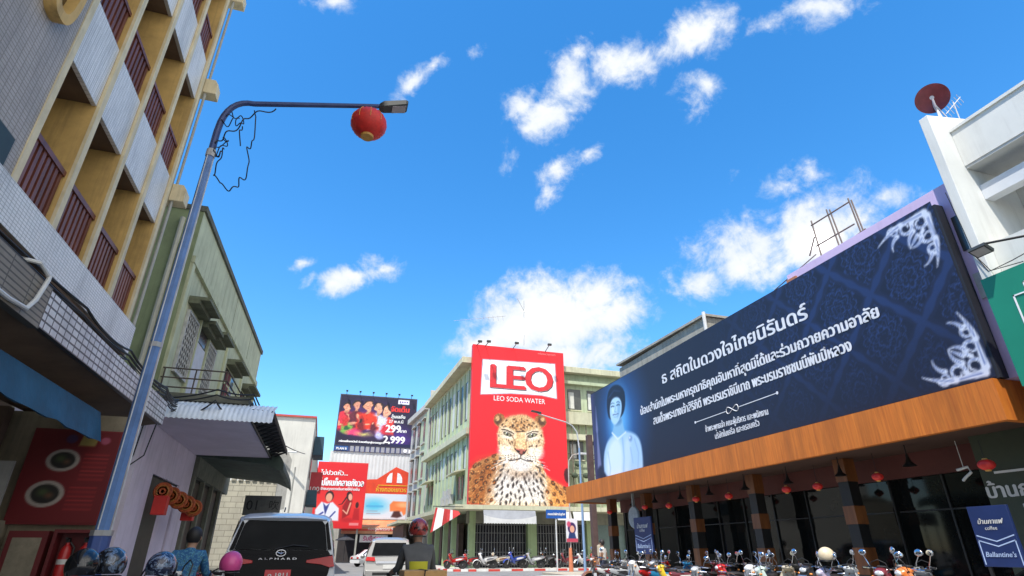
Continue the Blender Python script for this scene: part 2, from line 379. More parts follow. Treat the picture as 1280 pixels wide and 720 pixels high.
def kerb(path, mats, step=.55, z=.14, w=.2):
    """raised kerb stone along a path, painted in alternating lengths"""
    g = MB(); pts = []; 
    for a, b in zip(path, path[1:]):
        a = Vector((*a, 0)); b = Vector((*b, 0)); n = max(1, int((b-a).length/step))
        for k in range(n): pts.append(a+(b-a)*k/n)
    pts.append(Vector((*path[-1], 0)))
    for k in range(len(pts)-1):
        a, b = pts[k], pts[k+1]; t = (b-a).normalized(); nrm = Vector((-t.y, t.x, 0))
        g.m(k % len(mats)).prism([a+Vector((0, 0, -.01)), b+Vector((0, 0, -.01)), b+nrm*w+Vector((0, 0, -.01)), a+nrm*w+Vector((0, 0, -.01))], (0, 0, z+.01))
    struct('kerb', g, mats)
kerb([(-2.2, 72), (-2.2, -60)][::-1], [kc], 40)
kerb([(11.2, -60), (11.2, 31.8)][::-1], [kc], 40)
kerb([(60, 43.0)]+[(10.8-2.0*math.sin(R(a)), 45.0-2.0*math.cos(R(a))) for a in range(0, 91, 15)][:]+[(8.8, 72)], [kw_, kr], .85)
g = MB(); lw = mat('road_paint', (.62, .61, .57), .75, 0, .2, 6)
for k in range(9): g.prism([(4.4, 4+k*7, .003), (4.55, 4+k*7, .003), (4.55, 7+k*7, .003), (4.4, 7+k*7, .003)], (0, 0, .003))
for k in range(8): g.prism([(-1.4+k*1.2, 30.0, .003), (-.8+k*1.2, 30, .003), (-.8+k*1.2, 31.8, .003), (-1.4+k*1.2, 31.8, .003)], (0, 0, .003))
g.prism([(4.6, 28.6, .003), (10.6, 28.6, .003), (10.6, 29, .003), (4.6, 29, .003)], (0, 0, .003))
struct('road_markings', g, lw)

# ================================================================ HOTEL TOWER, left
ochre = mat('ochre_paint', (.56, .36, .12), .7, 0, .16, 3, streak=.6, grime=(.12, .08, .04))
ochre_lt = mat('pale_ochre_edge', (.66, .56, .36), .7, 0, .14, 3, streak=.5)
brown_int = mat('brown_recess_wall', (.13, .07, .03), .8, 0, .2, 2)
redwood = wood('red_brown_wood', (.10, .026, .016), (.22, .068, .042), (1, 1, .2), 6)
dkdoor = mat('dark_door', (.018, .016, .014), .4, 0, .3, 3)
wtile = tile('white_mosaic_tile', (.82, .80, .77), (.76, .75, .72), (.42, .41, .38), .085, .042, 'x', .12, .4, .7)
btile = tile('white_square_tile', (.7, .7, .69), (.62, .62, .62), (.07, .07, .065), .16, .085, 'x', .14, .4, .55)
gtile = tile('grey_mosaic_wall', (.45, .40, .36), (.40, .36, .32), (.26, .23, .20), .11, .05, 'x', .14, .6, .55)
tan = tile('tan_ribbed_tile', (.30, .26, .2), (.26, .22, .17), (.1, .085, .065), .4, .055, 'x', .16, .6, .4)
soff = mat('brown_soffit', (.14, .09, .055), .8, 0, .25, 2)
T = thing('hotel_tower', 'tall hotel block of grey mosaic wall, yellow fins, white tiled parapets and red balcony rails', 'building', (-4, 8, 0))
YF = [6.92, 8.05, 9.24, 10.42, 11.5]
g = MB(); g.box(-11, -4.0, -6, 6.86, 4.3, 20.2); g.build('wall', gtile, T)
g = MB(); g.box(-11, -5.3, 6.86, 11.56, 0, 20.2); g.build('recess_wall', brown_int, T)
for y in YF:
    g = MB(); g.box(-5.3, -4.03, y-.06, y+.06, 5.18, 20.2); g.m(1).box(-4.03, -3.985, y-.064, y+.064, 5.18, 20.2); g.build('fin', [ochre, ochre_lt], T)
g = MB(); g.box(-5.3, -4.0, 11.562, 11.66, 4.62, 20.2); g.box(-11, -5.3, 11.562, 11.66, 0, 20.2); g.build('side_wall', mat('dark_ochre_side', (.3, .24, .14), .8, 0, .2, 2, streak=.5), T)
ZP = [7.38, 10.71, 14.04, 17.37]
for i in range(4):
    for j in range(4):
        y0, y1 = YF[j]+.066, YF[j+1]-.066
        z = ZP[i]
        g = MB(); g.box(-4.10, -4.035, y0, y1, z, z+1.16); g.build('parapet_panel', wtile, T)
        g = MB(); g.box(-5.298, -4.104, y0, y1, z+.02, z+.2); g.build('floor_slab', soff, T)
        zr = z+1.16 if i < 4 else 0
        for zr, hh in ((z+1.16, .82),):
            g = MB(); g.box(-4.16, -4.07, y0, y1, zr+hh-.07, zr+hh); n = 8
            for k in range(n):
                yy = y0+(k+.5)*(y1-y0)/n; g.box(-4.13, -4.09, yy-.035, yy+.035, zr+.0, zr+hh-.07)
            g.build('balcony_rail', redwood, T)
        g = MB(); g.box(-5.296, -5.26, y0+.18, y1-.25, z+.2, z+2.3); g.build('balcony_door', dkdoor, T)
for j in range(4):
    y0, y1 = YF[j]+.066, YF[j+1]-.066
    g = MB(); g.box(-4.16, -4.06, y0, y1, 6.08, 6.16); n = 8
    for k in range(n):
        yy = y0+(k+.5)*(y1-y0)/n; g.box(-4.13, -4.08, yy-.036, yy+.036, 5.19, 6.08)
    g.box(-4.128, -4.084, y0, y1, 5.26, 5.31)
    g.build('balcony_rail', redwood, T)
    g = MB(); g.box(-5.296, -5.26, y0+.18, y1-.25, 5.19, 7.2); g.build('balcony_door', mat('green_door', (.025, .04, .03), .45, 0, .3, 3) if j < 2 else dkdoor, T)
g = MB(); g.box(-5.3, -3.86, -6, 11.6, 4.66, 5.18); g.build('ledge', wtile, T)
g = MB(); g.box(-5.3, -3.9, -6, 11.56, 4.615, 4.656); g.build('ledge_soffit', soff, T)
# oval window with its yellow collar
def oval(rx, ry, n=40, cy=6.22, cz=8.02, X=-4.0): return [(X, cy+rx*math.copysign(abs(math.cos(a))**.75, math.cos(a)), cz+ry*math.copysign(abs(math.sin(a))**.75, math.sin(a))) for a in [2*math.pi*k/n for k in range(n)]]
g = MB(); A = oval(.30, .76, X=-3.86); B = oval(.19, .62, X=-3.86)
A0 = oval(.30, .76, X=-3.998); B0 = oval(.19, .62, X=-3.998)
g.loft([A0, A, B, B0], True, False); ow = g.build('window_surround', ochre, T, smooth=True)
g = MB(); g.poly(oval(.19, .62, X=-3.992)); g.build('oval_pane', mat('ochre_dark_glass', (.09, .055, .02), .25, 0, .3, 2), ow)
g = MB(); g.box(-3.995, -3.93, 5.1, 6.55, 4.95+.24, 5.62); g.build('window', mat('dark_green_frame', (.02, .035, .025), .5, 0, .3, 3), T)
for zz in (8.1, 11.15, 14.3):
    g = MB(); g.prism([(-4.1, 11.66, zz), (-3.72, 11.66, zz), (-3.72, 11.66, zz+.3), (-3.8, 11.66, zz+.42), (-4.1, 11.66, zz+.42)], (0, .3, 0)); g.build('corner_box', ochre_lt, T, bevel=.01)
g = MB(); g.tube([(-3.95, 11.72, 4.4), (-3.95, 11.72, 20)], .03); g.build('drain_pipe', mat('grey_pipe', (.33, .33, .3), .6), T)
# canopy over the pavement
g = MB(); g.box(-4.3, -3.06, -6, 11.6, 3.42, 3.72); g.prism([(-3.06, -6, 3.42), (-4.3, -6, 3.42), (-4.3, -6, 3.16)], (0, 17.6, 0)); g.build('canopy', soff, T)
g = MB(); g.box(-3.058, -3.0, 6.42, 11.62, 3.40, 3.80); g.build('tiled_fascia', btile, T)
g = MB(); g.box(-3.058, -2.97, -6, 6.415, 3.36, 3.80); g.build('ribbed_fascia', tan, T)
g = MB(); g.tube([(-2.94, 6.2, 3.86), (-2.93, 6.18, 3.80), (-2.93, 6.1, 3.55), (-2.93, 6.0, 3.42), (-2.95, 5.7, 3.40), (-2.95, 5.2, 3.40)], .022); g.tube([(-2.94, 6.2, 3.84), (-2.96, 6.0, 3.9), (-3.2, 5.9, 3.9)], .022)
g.build('conduit', mat('white_plastic', (.6, .6, .58), .5), T, smooth=True)
# ground floor: dim shop recess under the canopy
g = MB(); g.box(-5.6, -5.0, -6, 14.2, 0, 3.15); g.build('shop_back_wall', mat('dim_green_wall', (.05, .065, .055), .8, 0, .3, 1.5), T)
for y in (1.0, 5.2):
    g = MB(); g.box(-4.7, -4.35, y, y+.35, .12, 3.14); g.build('pillar', mat('dirty_cream_pillar', (.2, .17, .12), .8, 0, .25, 2, streak=.5), T)
g = MB(); g.box(-5.0, -2.9, 9.62, 9.9, .12, 3.14); g.box(-5.0, -3.95, 9.3, 9.62, .12, 1.7); g.build('partition', mat('stained_cream_wall', (.24, .2, .135), .85, 0, .25, 2, streak=.5), T)
g = MB(); g.box(-4.9, -4.2, 9.1, 9.26, 1.7, 3.1); g.build('shop_shelf', mat('brown_shelf', (.09, .055, .035), .7), T)

# blue cloth awning
bl = mat('blue_canvas', (.012, .085, .16), .75, 0, .3, 1.6, streak=.35, grime=(.01, .03, .05), bump=.3, bscale=14)
g = MB(); rows = []
for k in range(60):
    y = -2+k*(9.34+2)/59; w = .012*math.sin(y*5)+.01*math.sin(y*13)
    rows.append([(-3.22, y, 3.13), (-3.17+w*.5, y, 2.93), (-3.12+w, y, 2.72+.008*math.sin(y*9)), (-3.14+w, y, 2.72+.02*math.sin(y*9)), (-3.19+w*.5, y, 2.93), (-3.25, y, 3.13)])
g.loft(rows, True, True); single('canvas_awning', g, bl, 'dark blue canvas valance hanging below the tiled canopy of the hotel', 'awning', smooth=True, loc=(-3.17, 4, 2.72))

# red menu board with two oval pictures
bd = thing('menu_board', 'dark red board with two oval dish pictures behind the blue pole', 'sign', (-3.45, 9.5, 1.64))
rb = mat('dark_red_board', (.15, .010, .012), .5, 0, .25, 2)
g = MB(); g.box(-3.98, -2.92, 9.5, 9.58, 1.66, 2.9); g.build('panel', rb, bd)
p = Pic(1.02, 1.2, 60, (98, 12, 17))
for cx, cy, rx, ry in ((.42, .80, .2, .15), (.34, .36, .22, .17)):
    p.ell(cx, cy, rx, ry, (150, 140, 130)); p.ell(cx, cy, rx*.72, ry*.72, (28, 24, 20)); p.ell(cx-.03, cy+.02, rx*.3, ry*.3, (60, 70, 40), soft=.06); p.ell(cx+.05, cy-.02, rx*.2, ry*.2, (90, 60, 40), soft=.05)
for k in range(7): p.rect(.66, .96, .88-k*.055, .895-k*.055, (190, 60, 55), al=.55)
for k in range(6): p.rect(.60, .92, .44-k*.055, .455-k*.055, (190, 60, 55), al=.55)
p.poly([(.55, 1.0), (.75, 1.0), (.78, 1.15), (.58, 1.17)], (150, 130, 70)); p.ell(.45, 1.09, .07, .06, (70, 40, 80)); p.ell(.86, 1.08, .06, .05, (150, 70, 90))
p.build('printed_menu', bd, (-3.96, 9.492, 1.68), (1, 0, 0), (0, 0, 1))
# fire extinguisher cabinet
cb = thing('extinguisher_cabinet', 'red framed cabinet holding two fire extinguishers under the menu board', 'cabinet', (-3.3, 9.5, .95))
g = MB()
for (x0, x1, z0, z1) in ((-3.34, -3.3, .9, 1.6), (-2.86, -2.82, .9, 1.6), (-3.3, -2.86, .9, .94), (-3.3, -2.86, 1.56, 1.6)): g.box(x0, x1, 9.4, 9.6, z0, z1)
g.box(-3.3, -2.86, 9.6, 9.615, .94, 1.56); g.build('frame', mat('maroon_metal', (.12, .012, .014), .5), cb)
g = MB(); g.box(-3.84, -3.4, 9.42, 9.6, .9, 1.58); g.m(1).box(-3.78, -3.46, 9.412, 9.419, 1.0, 1.5); g.build('notice_case', [mat('maroon_metal', (.12, .012, .014)), mat('faded_paper', (.2, .17, .12), .8, 0, .3, 6)], cb)
ext0 = thing('fire_extinguisher', 'red fire extinguisher with white label, nearer the pole in its cabinet', 'fire extinguisher', (0, 0, 0), 'extinguishers in the red cabinet')
g = MB(); g.lathe([(.0, 0), (.06, 0), (.065, .03), (.065, .38), (.05, .44), (.025, .47), (.025, .5)]); g.build('cylinder', mat('extinguisher_red', (.42, .02, .02), .3), ext0, smooth=True)
g = MB(); g.lathe([(.0665, .24), (.0665, .30)], n=24); g.build('paper_label', mat('off_white_label', (.6, .58, .54), .6), ext0, smooth=True)
g = MB(); g.box(-.02, .02, -.03, .03, .5, .54); g.box(-.012, .012, -.1, .03, .54, .56); g.tube([(.03, 0, .5), (.09, -.01, .44), (.085, -.01, .1)], .012, 6); g.build('valve', mat('black_plastic', (.015, .015, .015), .5), ext0)
e2 = copy_tree(ext0); e2['label'] = 'red fire extinguisher with white label, farther from the pole beside the notice case'
ext0.location = (-2.97, 9.5, .945); e2.location = (-3.18, 9.5, .945)
wb = MB(); wb.box(-4.5, -3.98, 9.66-.4, 9.29, 1.72, 2.42); single('shop_sign', wb, mat('grey_white_panel', (.3, .29, .27), .6, 0, .15, 3, streak=.3), 'blank grey white panel at the far left under the awning', 'sign')

# ================================================================ GREEN SHOPHOUSE, left
def fac(s, d=0): # point on its street front, s metres from the near corner, d metres out from the wall
    return (-4+.36*s/12.25+d, 14.25+s)
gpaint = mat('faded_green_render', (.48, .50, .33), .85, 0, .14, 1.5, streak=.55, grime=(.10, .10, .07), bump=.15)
gshade = mat('shaded_green_render', (.25, .30, .165), .85, 0, .2, 1.2, streak=.6, grime=(.06, .07, .04))  # darker green for the side wall, the tower's shade put into the colour
G = thing('green_shophouse', 'faded green two storey shophouse with lattice windows and lilac ground floor', 'building', (-4, 20, 0))
def fbox(g, s0, s1, d0, d1, z0, z1):
    a, b, c, e = fac(s0, d0), fac(s1, d0), fac(s1, d1), fac(s0, d1)
    g.prism([(*a, z0), (*b, z0), (*c, z0), (*e, z0)], (0, 0, z1-z0)); return g
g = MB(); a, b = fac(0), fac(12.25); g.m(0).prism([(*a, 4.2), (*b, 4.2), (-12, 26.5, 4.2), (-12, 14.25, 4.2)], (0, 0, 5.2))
o = g.build('wall', [gpaint, gshade], G)
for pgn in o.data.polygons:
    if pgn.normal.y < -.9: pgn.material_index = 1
g = MB(); fbox(g, -.03, 12.3, -.25, .06, 9.4, 9.56); g.prism([(-12, 14.2, 9.4), (-4.19, 14.2, 9.4), (-4.19, 14.5, 9.4), (-12, 14.5, 9.4)], (0, 0, .14)); g.build('coping', mat('dark_coping', (.11, .115, .09), .9, 0, .3, 2, streak=.5), G)
g = MB(); fbox(g, 0, 12.25, .003, .09, 7.92, 8.1); g.build('string_course', gpaint, G)
for s in (.02, 5.6, 8.9, 12.05):
    g = MB(); fbox(g, s, s+.22, .003, .07, 4.45, 7.92); g.build('pilaster', gpaint, G)
g = MB()
for s in (5.7, 9.2): fbox(g, s, s+.015, .0, .006, 8.1, 9.4)
g.build('joint', mat('dark_joint', (.07, .07, .05), .9), G)
lat_w = mat('lattice_white', (.42, .42, .40), .6, 0, .2, 6); dkg = glass('dusty_dark_glass', (.035, .035, .036), .2)
def lattice(s0, s1, z0, z1):
    g = MB(); fbox(g, s0, s1, .004, .02, z0, z1); w = g.build('lattice_window', dkg, G)
    g = MB(); n = 7; L = s1-s0; H_ = z1-z0
    for k in range(-9, 10):
        for sgn in (1, -1):
            # diagonal bars clipped to the opening
            pts = []
            for t in np.linspace(0, 1, 24):
                zz = z0+t*H_; ss = s0+(k/n*H_*.8)+sgn*t*H_*.55+(0 if sgn > 0 else L*.6)
                if s0 <= ss <= s1: pts.append((*fac(ss, .04 if sgn > 0 else .055), zz))
            if len(pts) > 1: g.tube([pts[0], pts[-1]], .014, 4)
    for (a_, b_, c_, d_) in ((s0-.05, s1+.05, z1, z1+.06), (s0-.05, s1+.05, z0-.06, z0), (s0-.05, s0, z0, z1), (s1, s1+.05, z0, z1)): fbox(g, a_, b_, .004, .08, c_, d_)
    g.build('grille', lat_w, w)
lattice(.75, 1.75, 5.35, 6.85); lattice(3.2, 4.2, 5.35, 6.85)
g = MB(); fbox(g, 1.95, 3.0, .004, .06, 4.62, 6.5); dd = g.build('balcony_door', mat('pale_door', (.5, .52, .55), .6, 0, .1, 3), G)
g = MB(); fbox(g, 1.95, 3.0, .004, .05, 6.55, 6.95); g.build('transom', dkg, dd)
for s in (1.85, 3.05):
    g = MB(); fbox(g, s, s+.09, .004, .1, 4.6, 7.1); g.build('door_post', gpaint, G)
def hood(s0, s1, z, d=.5):
    g = MB(); fbox(g, s0, s1, .004, d, z, z+.09); fbox(g, s0, s1, .004, d*.55, z-.1, z-.002); g.build('window_hood', mat('mossy_hood', (.13, .14, .09), .9, 0, .35, 4), G)
hood(.6, 1.9, 7.16); hood(1.95, 3.1, 7.02, .42); hood(3.15, 4.4, 7.14)
for s0, s1 in ((6.2, 7.7), (9.4, 10.9)):
    hood(s0-.15, s1+.15, 7.18); g = MB(); fbox(g, s0, s1, .004, .03, 5.7, 7.0); w = g.build('window', dkg, G)
    g = MB(); fbox(g, s0+.1, s0+.8, .032, .05, 5.72, 6.9); g.build('curtain', mat('maroon_curtain', (.15, .03, .04), .8, 0, .4, 8), w)
    g = MB(); fbox(g, s0+.72, s0+.78, .052, .08, 5.7, 7.0); fbox(g, s0, s1, .032, .06, 6.45, 6.5); g.build('mullion', gpaint, w)
# balcony over the awning
g = MB(); g.prism([(-4.0, 14.1, 4.42), (-2.0, 14.1, 4.42), (-1.9, 20.2, 4.42), (-3.82, 20.2, 4.42)], (0, 0, .16)); g.build('balcony_slab', mat('stained_slab', (.13, .13, .1), .9, 0, .3, 3, streak=.4), G)
g = MB()
for z in (4.72, 4.94, 5.16): g.tube([(-3.95, 14.2, z), (-2.55, 14.2, z)], .017, 6)
for x in (-3.9, -3.25, -2.58): g.tube([(x, 14.2, 4.57), (x, 14.2, 5.17)], .017, 6)
for z in (4.72, 4.94, 5.16): g.tube([(-2.56, 14.2, z), (-2.5, 19, z)], .017, 6)
g.build('railing', mat('rusty_rail', (.09, .07, .055), .8, 0, .3, 8), G)
g = MB(); g.box(-3.5, -2.8, 17.2, 17.55, 4.62, 5.05); g.build('air_conditioner', mat('ac_grey', (.4, .4, .38), .6), G)
g = MB(); g.tube([(-4.42, 14.18, 9.1), (-4.42, 14.18, 4.2)], .06); g.tube([(-4.28, 14.18, 8.4), (-4.28, 14.18, 4.0)], .035); g.build('drain_pipe', mat('cream_pipe', (.45, .44, .36), .6, 0, .1, 3, streak=.4), G, smooth=True)
# lilac ground floor
lil = mat('lilac_render', (.74, .66, .76), .8, 0, .1, 1.2, streak=.35, grime=(.2, .17, .2))
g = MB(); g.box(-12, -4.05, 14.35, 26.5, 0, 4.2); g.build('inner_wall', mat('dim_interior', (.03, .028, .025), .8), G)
g = MB(); g.box(-6.5, -3.98, 14.25, 14.43, .12, 4.2); g.box(-4.04, -3.98, 14.43, 15.75, .12, 4.2); g.box(-4.04, -3.98, 15.75, 18.6, 3.0, 4.2); g.box(-4.04, -3.98, 18.6, 19.9, .12, 4.2)
g.build('lilac_wall', lil, G)
g = MB(); g.box(-4.047, -4.03, 15.8, 17.2, .12, 2.95); g.build('doorway', mat('dark_olive_door', (.035, .033, .022), .6, 0, .3, 5), G)
g = MB(); g.box(-4.047, -4.03, 17.24, 18.55, .12, 2.95); g.build('door_panel', lil, G)
for y in (20.0, 21.6, 23.3, 25.2):
    g = MB(); g.box(-4.03, -3.9, y, y+.22, .12, 3.4); g.build('shop_post', mat('weathered_post', (.2, .2, .15), .85, 0, .3, 3, streak=.5), G)
g = MB(); g.box(-4.03, -3.86, 19.92, 26.5, 3.4, 4.15); g.build('shop_beam', mat('grey_green_beam', (.16, .17, .13), .85, 0, .3, 3, streak=.5), G)
for y in (20.3, 22.0, 23.8):
    g = MB(); g.box(-4.046, -4.02, y, y+1.2, .2, 3.3); g.build('shop_door', mat('dark_wood_door', (.05, .032, .022), .6, 0, .3, 4), G)

# corrugated awning with its truss
AW = thing('corrugated_awning', 'pale blue corrugated awning with purple soffit below the green balcony', 'awning', (-2.7, 15, 3.8))
g = MB(); rows = []
for k in range(133):
    x = -3.98+k*(2.62)/132; w = .013*math.sin(k*2*math.pi/5)
    rows.append([(x, 14.2, 4.42+w), (x, 13.72, 4.22+w), (x, 13.55, 3.93+w), (x, 13.545, 3.915+w), (x, 13.71, 4.205+w), (x, 14.2, 4.405+w)])
g.loft(rows, True, True); g.build('corrugated_sheet', mat('pale_blue_sheet', (.74, .79, .84), .5, 0, .14, 2, streak=.3), AW, smooth=True, angle=60)
g = MB(); g.box(-3.96, -1.86, 13.9, 19.6, 3.98, 4.04); g.build('soffit', mat('purple_grey_soffit', (.62, .56, .64), .7, 0, .1, 1.5), AW)
g = MB(); bk = mat('black_steel', (.02, .02, .022), .6, .3, .3, 5)
for y in np.arange(13.8, 19.8, .5):
    g.tube([(-1.84, y, 4.0), (-1.4, y+.25, 4.16)], .02, 5); g.tube([(-1.4, y+.25, 4.16), (-1.84, y+.5, 4.0)], .02, 5)
g.tube([(-1.82, 13.8, 3.98), (-1.82, 20, 3.98)], .03, 6); g.tube([(-1.4, 13.7, 4.18), (-1.4, 20, 4.18)], .03, 6); g.build('truss', bk, AW)
g = MB(); rows = []
for y in np.linspace(13.75, 19.8, 20): rows.append([(-1.86, y, 4.2), (-1.38, y, 4.2), (-1.36, y, 4.22), (-1.86, y, 4.24)])
g.loft(rows); g.build('roof_sheet', mat('dark_sheet', (.035, .04, .04), .7, 0, .3, 3), AW)
# dark green rounded canopy farther along
g = MB(); rows = []
for y in np.linspace(19.7, 25.6, 14):
    sag = 0 if y < 24.6 else -.5*((y-24.6)/1.0)**2*.3
    rows.append([(-3.95, y, 4.05)]+[(-1.95+.55*math.sin(R(a)), y+.03*math.sin(y*3), 3.72+.5*math.cos(R(a))+sag) for a in range(0, 100, 12)]+[(-1.5, y, 3.62), (-1.95, y, 3.80), (-3.95, y, 3.97)])
g.loft(rows); single('rounded_canopy', g, mat('dark_green_canvas', (.05, .075, .058), .75, 0, .4, 2), 'dark green rounded canopy over the far shops on the left', 'awning', smooth=True, loc=(-2.7, 22, 3.8))
# hanging paper lantern fans over the door
def disc_lantern(i, y, x, z, r):
    t = thing('paper_rosette', '%s orange and gold paper rosette in the row over the lilac doorway' % ['nearest', 'second nearest', 'middle', 'second farthest', 'farthest, lowest hung'][i], 'decoration', (x, y, z), 'paper rosettes over the doorway')
    g = MB(); g.lathe([(.001, -.03), (r*.35, -.05), (r*.4, -.03), (r*.9, -.03), (r, 0), (r*.9, .03), (.001, .03)], (x, y, z), 'y', 20); g.build('rosette', mat('rosette_orange', (.45, .09, .02), .6, 0, .5, 22), t)
    g = MB(); g.lathe([(r*.52, -.04), (r*.6, -.05), (r*.68, -.04)], (x, y, z), 'y', 20); g.build('gold_ring', mat('gold_paper', (.45, .17, .03), .4), t)
for i in range(5): disc_lantern(i, 15.9+i*.34, -3.72+i*.12, 2.62-.07*i, .21)
for i, (y, z, x) in enumerate(((15.9, 2.1, -3.7), (17.6, 2.05, -3.4))):
    t = thing('box_lantern', ['red square paper lantern hanging at the near side of the lilac doorway', 'red square paper lantern hanging at the far side of the lilac doorway'][i], 'lantern', (x, y, z), 'box lanterns at the doorway')
    g = MB(); g.box(x-.14, x+.14, y-.14, y+.14, z, z+.42); g.build('paper_box', mat('red_paper', (.62, .03, .02), .6), t, bevel=.01)
    g = MB(); g.tube([(x, y, z+.42), (x, y, z+.8)], .006, 5); g.build('cord', bk, t)

# ================================================================ farther left: white building, old wall, signs
W = thing('white_shophouse', 'white weathered building with red roof edge beyond the green shophouse', 'building', (-5, 38, 0))
ww = mat('weathered_white_render', (.58, .56, .5), .85, 0, .1, 1, streak=.45, grime=(.22, .2, .16), bump=.1)
g = MB(); g.box(-12, -1.25, 38, 70, 0, 9.0); g.build('wall', ww, W)
g = MB(); g.box(-12, -1.2, 37.9, 70, 9.0, 9.12); g.build('roof_edge', mat('red_edge', (.45, .07, .05), .7), W)
g = MB(); g.poly([(-3.7, 37.99, 7.9), (-2.9, 37.99, 7.4), (-2.3, 37.99, 6.4), (-2.3, 37.99, 3.6), (-3.9, 37.99, 3.2), (-4.6, 37.99, 5.0)]); g.build('grey_patch', mat('grey_render', (.3, .29, .26), .9, 0, .2, 3, streak=.5), W)  # jagged darker grey patch on the wall
g = MB(); g.tube([(-3.3, 37.9, 6.85), (-2.0, 37.2, 6.75)], .05); g.build('spout', mat('white_plastic', (.6, .6, .58)), W)
for z in (3.6, 6.2):
    g = MB(); g.box(-1.248, -1.2, 40, 41.4, z-.6, z+1); g.build('window', dkg, W)
for z0, z1 in ((7.1, 8.3), (4.0, 4.9)):
    g = MB(); g.prism([(-1.2, 40.5, z0), (-.55, 40.5, z0), (-.62, 40.5, z1), (-1.2, 40.5, z1)], (0, 2.5, 0)); g.build('window_awning', mat('blue_black_awning', (.02, .06, .09), .6, 0, .3, 3), W)
sg = thing('blade_sign', 'small red blade sign with a white number jutting from the white building', 'sign', (-.5, 43, 5))
g = MB(); g.box(-1.2, -.42, 43, 43.12, 4.9, 6.3); g.build('panel', mat('sign_red', (.42, .025, .035), .5), sg)
text('100', mat('sign_white', (.75, .75, .72), .6), sg, (-1.12, 43, 5.05), (1, 0, 0), (0, 0, 1), height=.3, width=.6)
ow_ = MB(); ow_.box(-6, -2.3, 30, 30.4, 0, 4.3)
for k in range(7): ow_.box(-4.3+k*.3, -4.12+k*.3, 29.95, 30.3, 4.3, 4.42+.1*(k % 3))
single('old_wall', ow_, tile('cream_block_wall', (.5, .47, .37), (.44, .41, .33), (.27, .25, .2), .5, .24, 'y', .06, .85, .4, .5), 'broken topped cream block wall behind the dark shop sign', 'wall')
sg = thing('shop_sign_board', 'weathered dark grey shop board with round emblem above the van', 'sign', (-2.4, 26, 2.7))
g = MB(); g.box(-3.1, -1.72, 26, 26.1, 2.62, 3.36); g.build('panel', mat('grey_board', (.13, .13, .12), .7, 0, .3, 5), sg)
text('01', mat('board_ink', (.02, .02, .02), .7), sg, (-3.0, 26, 2.82), (1, 0, 0), (0, 0, 1), height=.36); text('吹', mat('board_ink', (.02, .02, .02)), sg, (-2.15, 26, 2.86), (1, 0, 0), (0, 0, 1), height=.28)
g = MB(); g.tube([(-2.0, 26.05, .1), (-2.0, 26.05, 2.62)], .04); g.tube([(-2.9, 26.05, .1), (-2.9, 26.05, 2.62)], .04); g.build('post', bk, sg)
pole_ = MB(); pole_.tube([(-1.6, 30.0, .1), (-1.6, 30.0, 5.0)], .04); pole_.box(-1.64, -1.56, 29.96, 30.04, 0, .12); single('thin_post', pole_, mat('grey_pipe', (.33, .33, .3)), 'thin grey post above the white van roof', 'post')

# ================================================================ cables on the left
def cable(name, pts, r, label, sag=0, n=14):
    full = []
    for a, b in zip(pts, pts[1:]):
        a, b = Vector(a), Vector(b)
        for k in range(n):
            t = k/n; q = a.lerp(b, t); q.z -= sag*4*t*(1-t); full.append(q)
    full.append(Vector(pts[-1])); g = MB(); g.tube(full, r, 5); return single(name, g, mat('cable_black', (.012, .012, .013), .6), label, 'cable', 'black cables along the left buildings', smooth=True)
labs = ['thick black cable sagging along the tiled canopy edge', 'thin cable looping lowest across the white tiles', 'black cable running above the tiled canopy to the balcony', 'cable bundle strand touching the hotel ledge soffit', 'slack strand between the hotel ledge and green corner', 'thin strand crossing the tiled fascia diagonally']
for i in range(6):
    z = 3.88+.035*i; cable('cable', [(-3.05-.03*i, 2.5, z), (-3.02, 7.4, z-.02-.03*(i % 3)), (-3.03, 9.2, z-.03*(i % 2)), (-3.02, 11.4, z-.02), (-3.25, 13.3, 4.0+.05*i), (-3.6, 14.0, 4.25+.05*i)], .009+.004*(i % 3), labs[i], .02+.07*(i == 1)+.012*i)
for i, lab in enumerate(('low drooping black loop in front of the pale blue awning', 'upper black cable lying along the balcony slab', 'black cable trailing past the balcony toward the street end')):
    cable('cable', [(-3.7, 13.9, 4.3+.05*i), (-2.6, 13.6, 4.35+.12*i), (-1.9, 14.1, 4.45+.1*i)]+([(-1.7, 20, 4.55), (-1.5, 36, 6.5)] if i == 2 else [(-1.85, 18, 4.5)]), .018, lab, [.3, .06, .05][i])
for i, lab in enumerate(('vertical cable tail dangling left on the lilac wall', 'short cable tail dangling beside the lilac corner')):
    cable('cable', [(-4.0+.25*i, 14.15, 4.0), (-4.05+.2*i, 14.18, 3.2), (-4.35+.2*i, 14.15, 2.4+.5*i)], .014, lab)
# ================================================================ LAMP POST, left kerb
bpole = mat('blue_pole_paint', (.10, .19, .40), .45, .1, .3, 2.5, streak=.4, grime=(.2, .2, .2)); bpd = mat('navy_arm_paint', (.035, .06, .17), .45, .1, .25, 3)
spole = mat('galvanised_edge', (.42, .42, .42), .45, .5, .15, 4)
P = thing('street_lamp', 'tall tapered blue street lamp on the left kerb with a long arm over the road', 'street lamp', (-2.23, 7.5, .12))
PX, PY = -2.23, 7.5
g = MB(); 
def octo(z, r): return [(PX+r*math.cos(2*math.pi*(k+.5)/8), PY+r*math.sin(2*math.pi*(k+.5)/8), z) for k in range(8)]
g.loft([octo(1.52, .074), octo(6.55, .052)]); o = g.build('pole', [bpole, spole], P)
for pgn in o.data.polygons:
    if abs(pgn.normal.x) > .9 : pgn.material_index = 1
g = MB(); g.box(PX-.2, PX+.2, PY-.2, PY+.2, .12, .16); g.loft([octo(.16, .105), octo(1.5, .1)]); g.build('base', mat('blue_base_paint', (.05, .09, .27), .5, 0, .3, 4, streak=.4), P, bevel=.006)
g = MB()
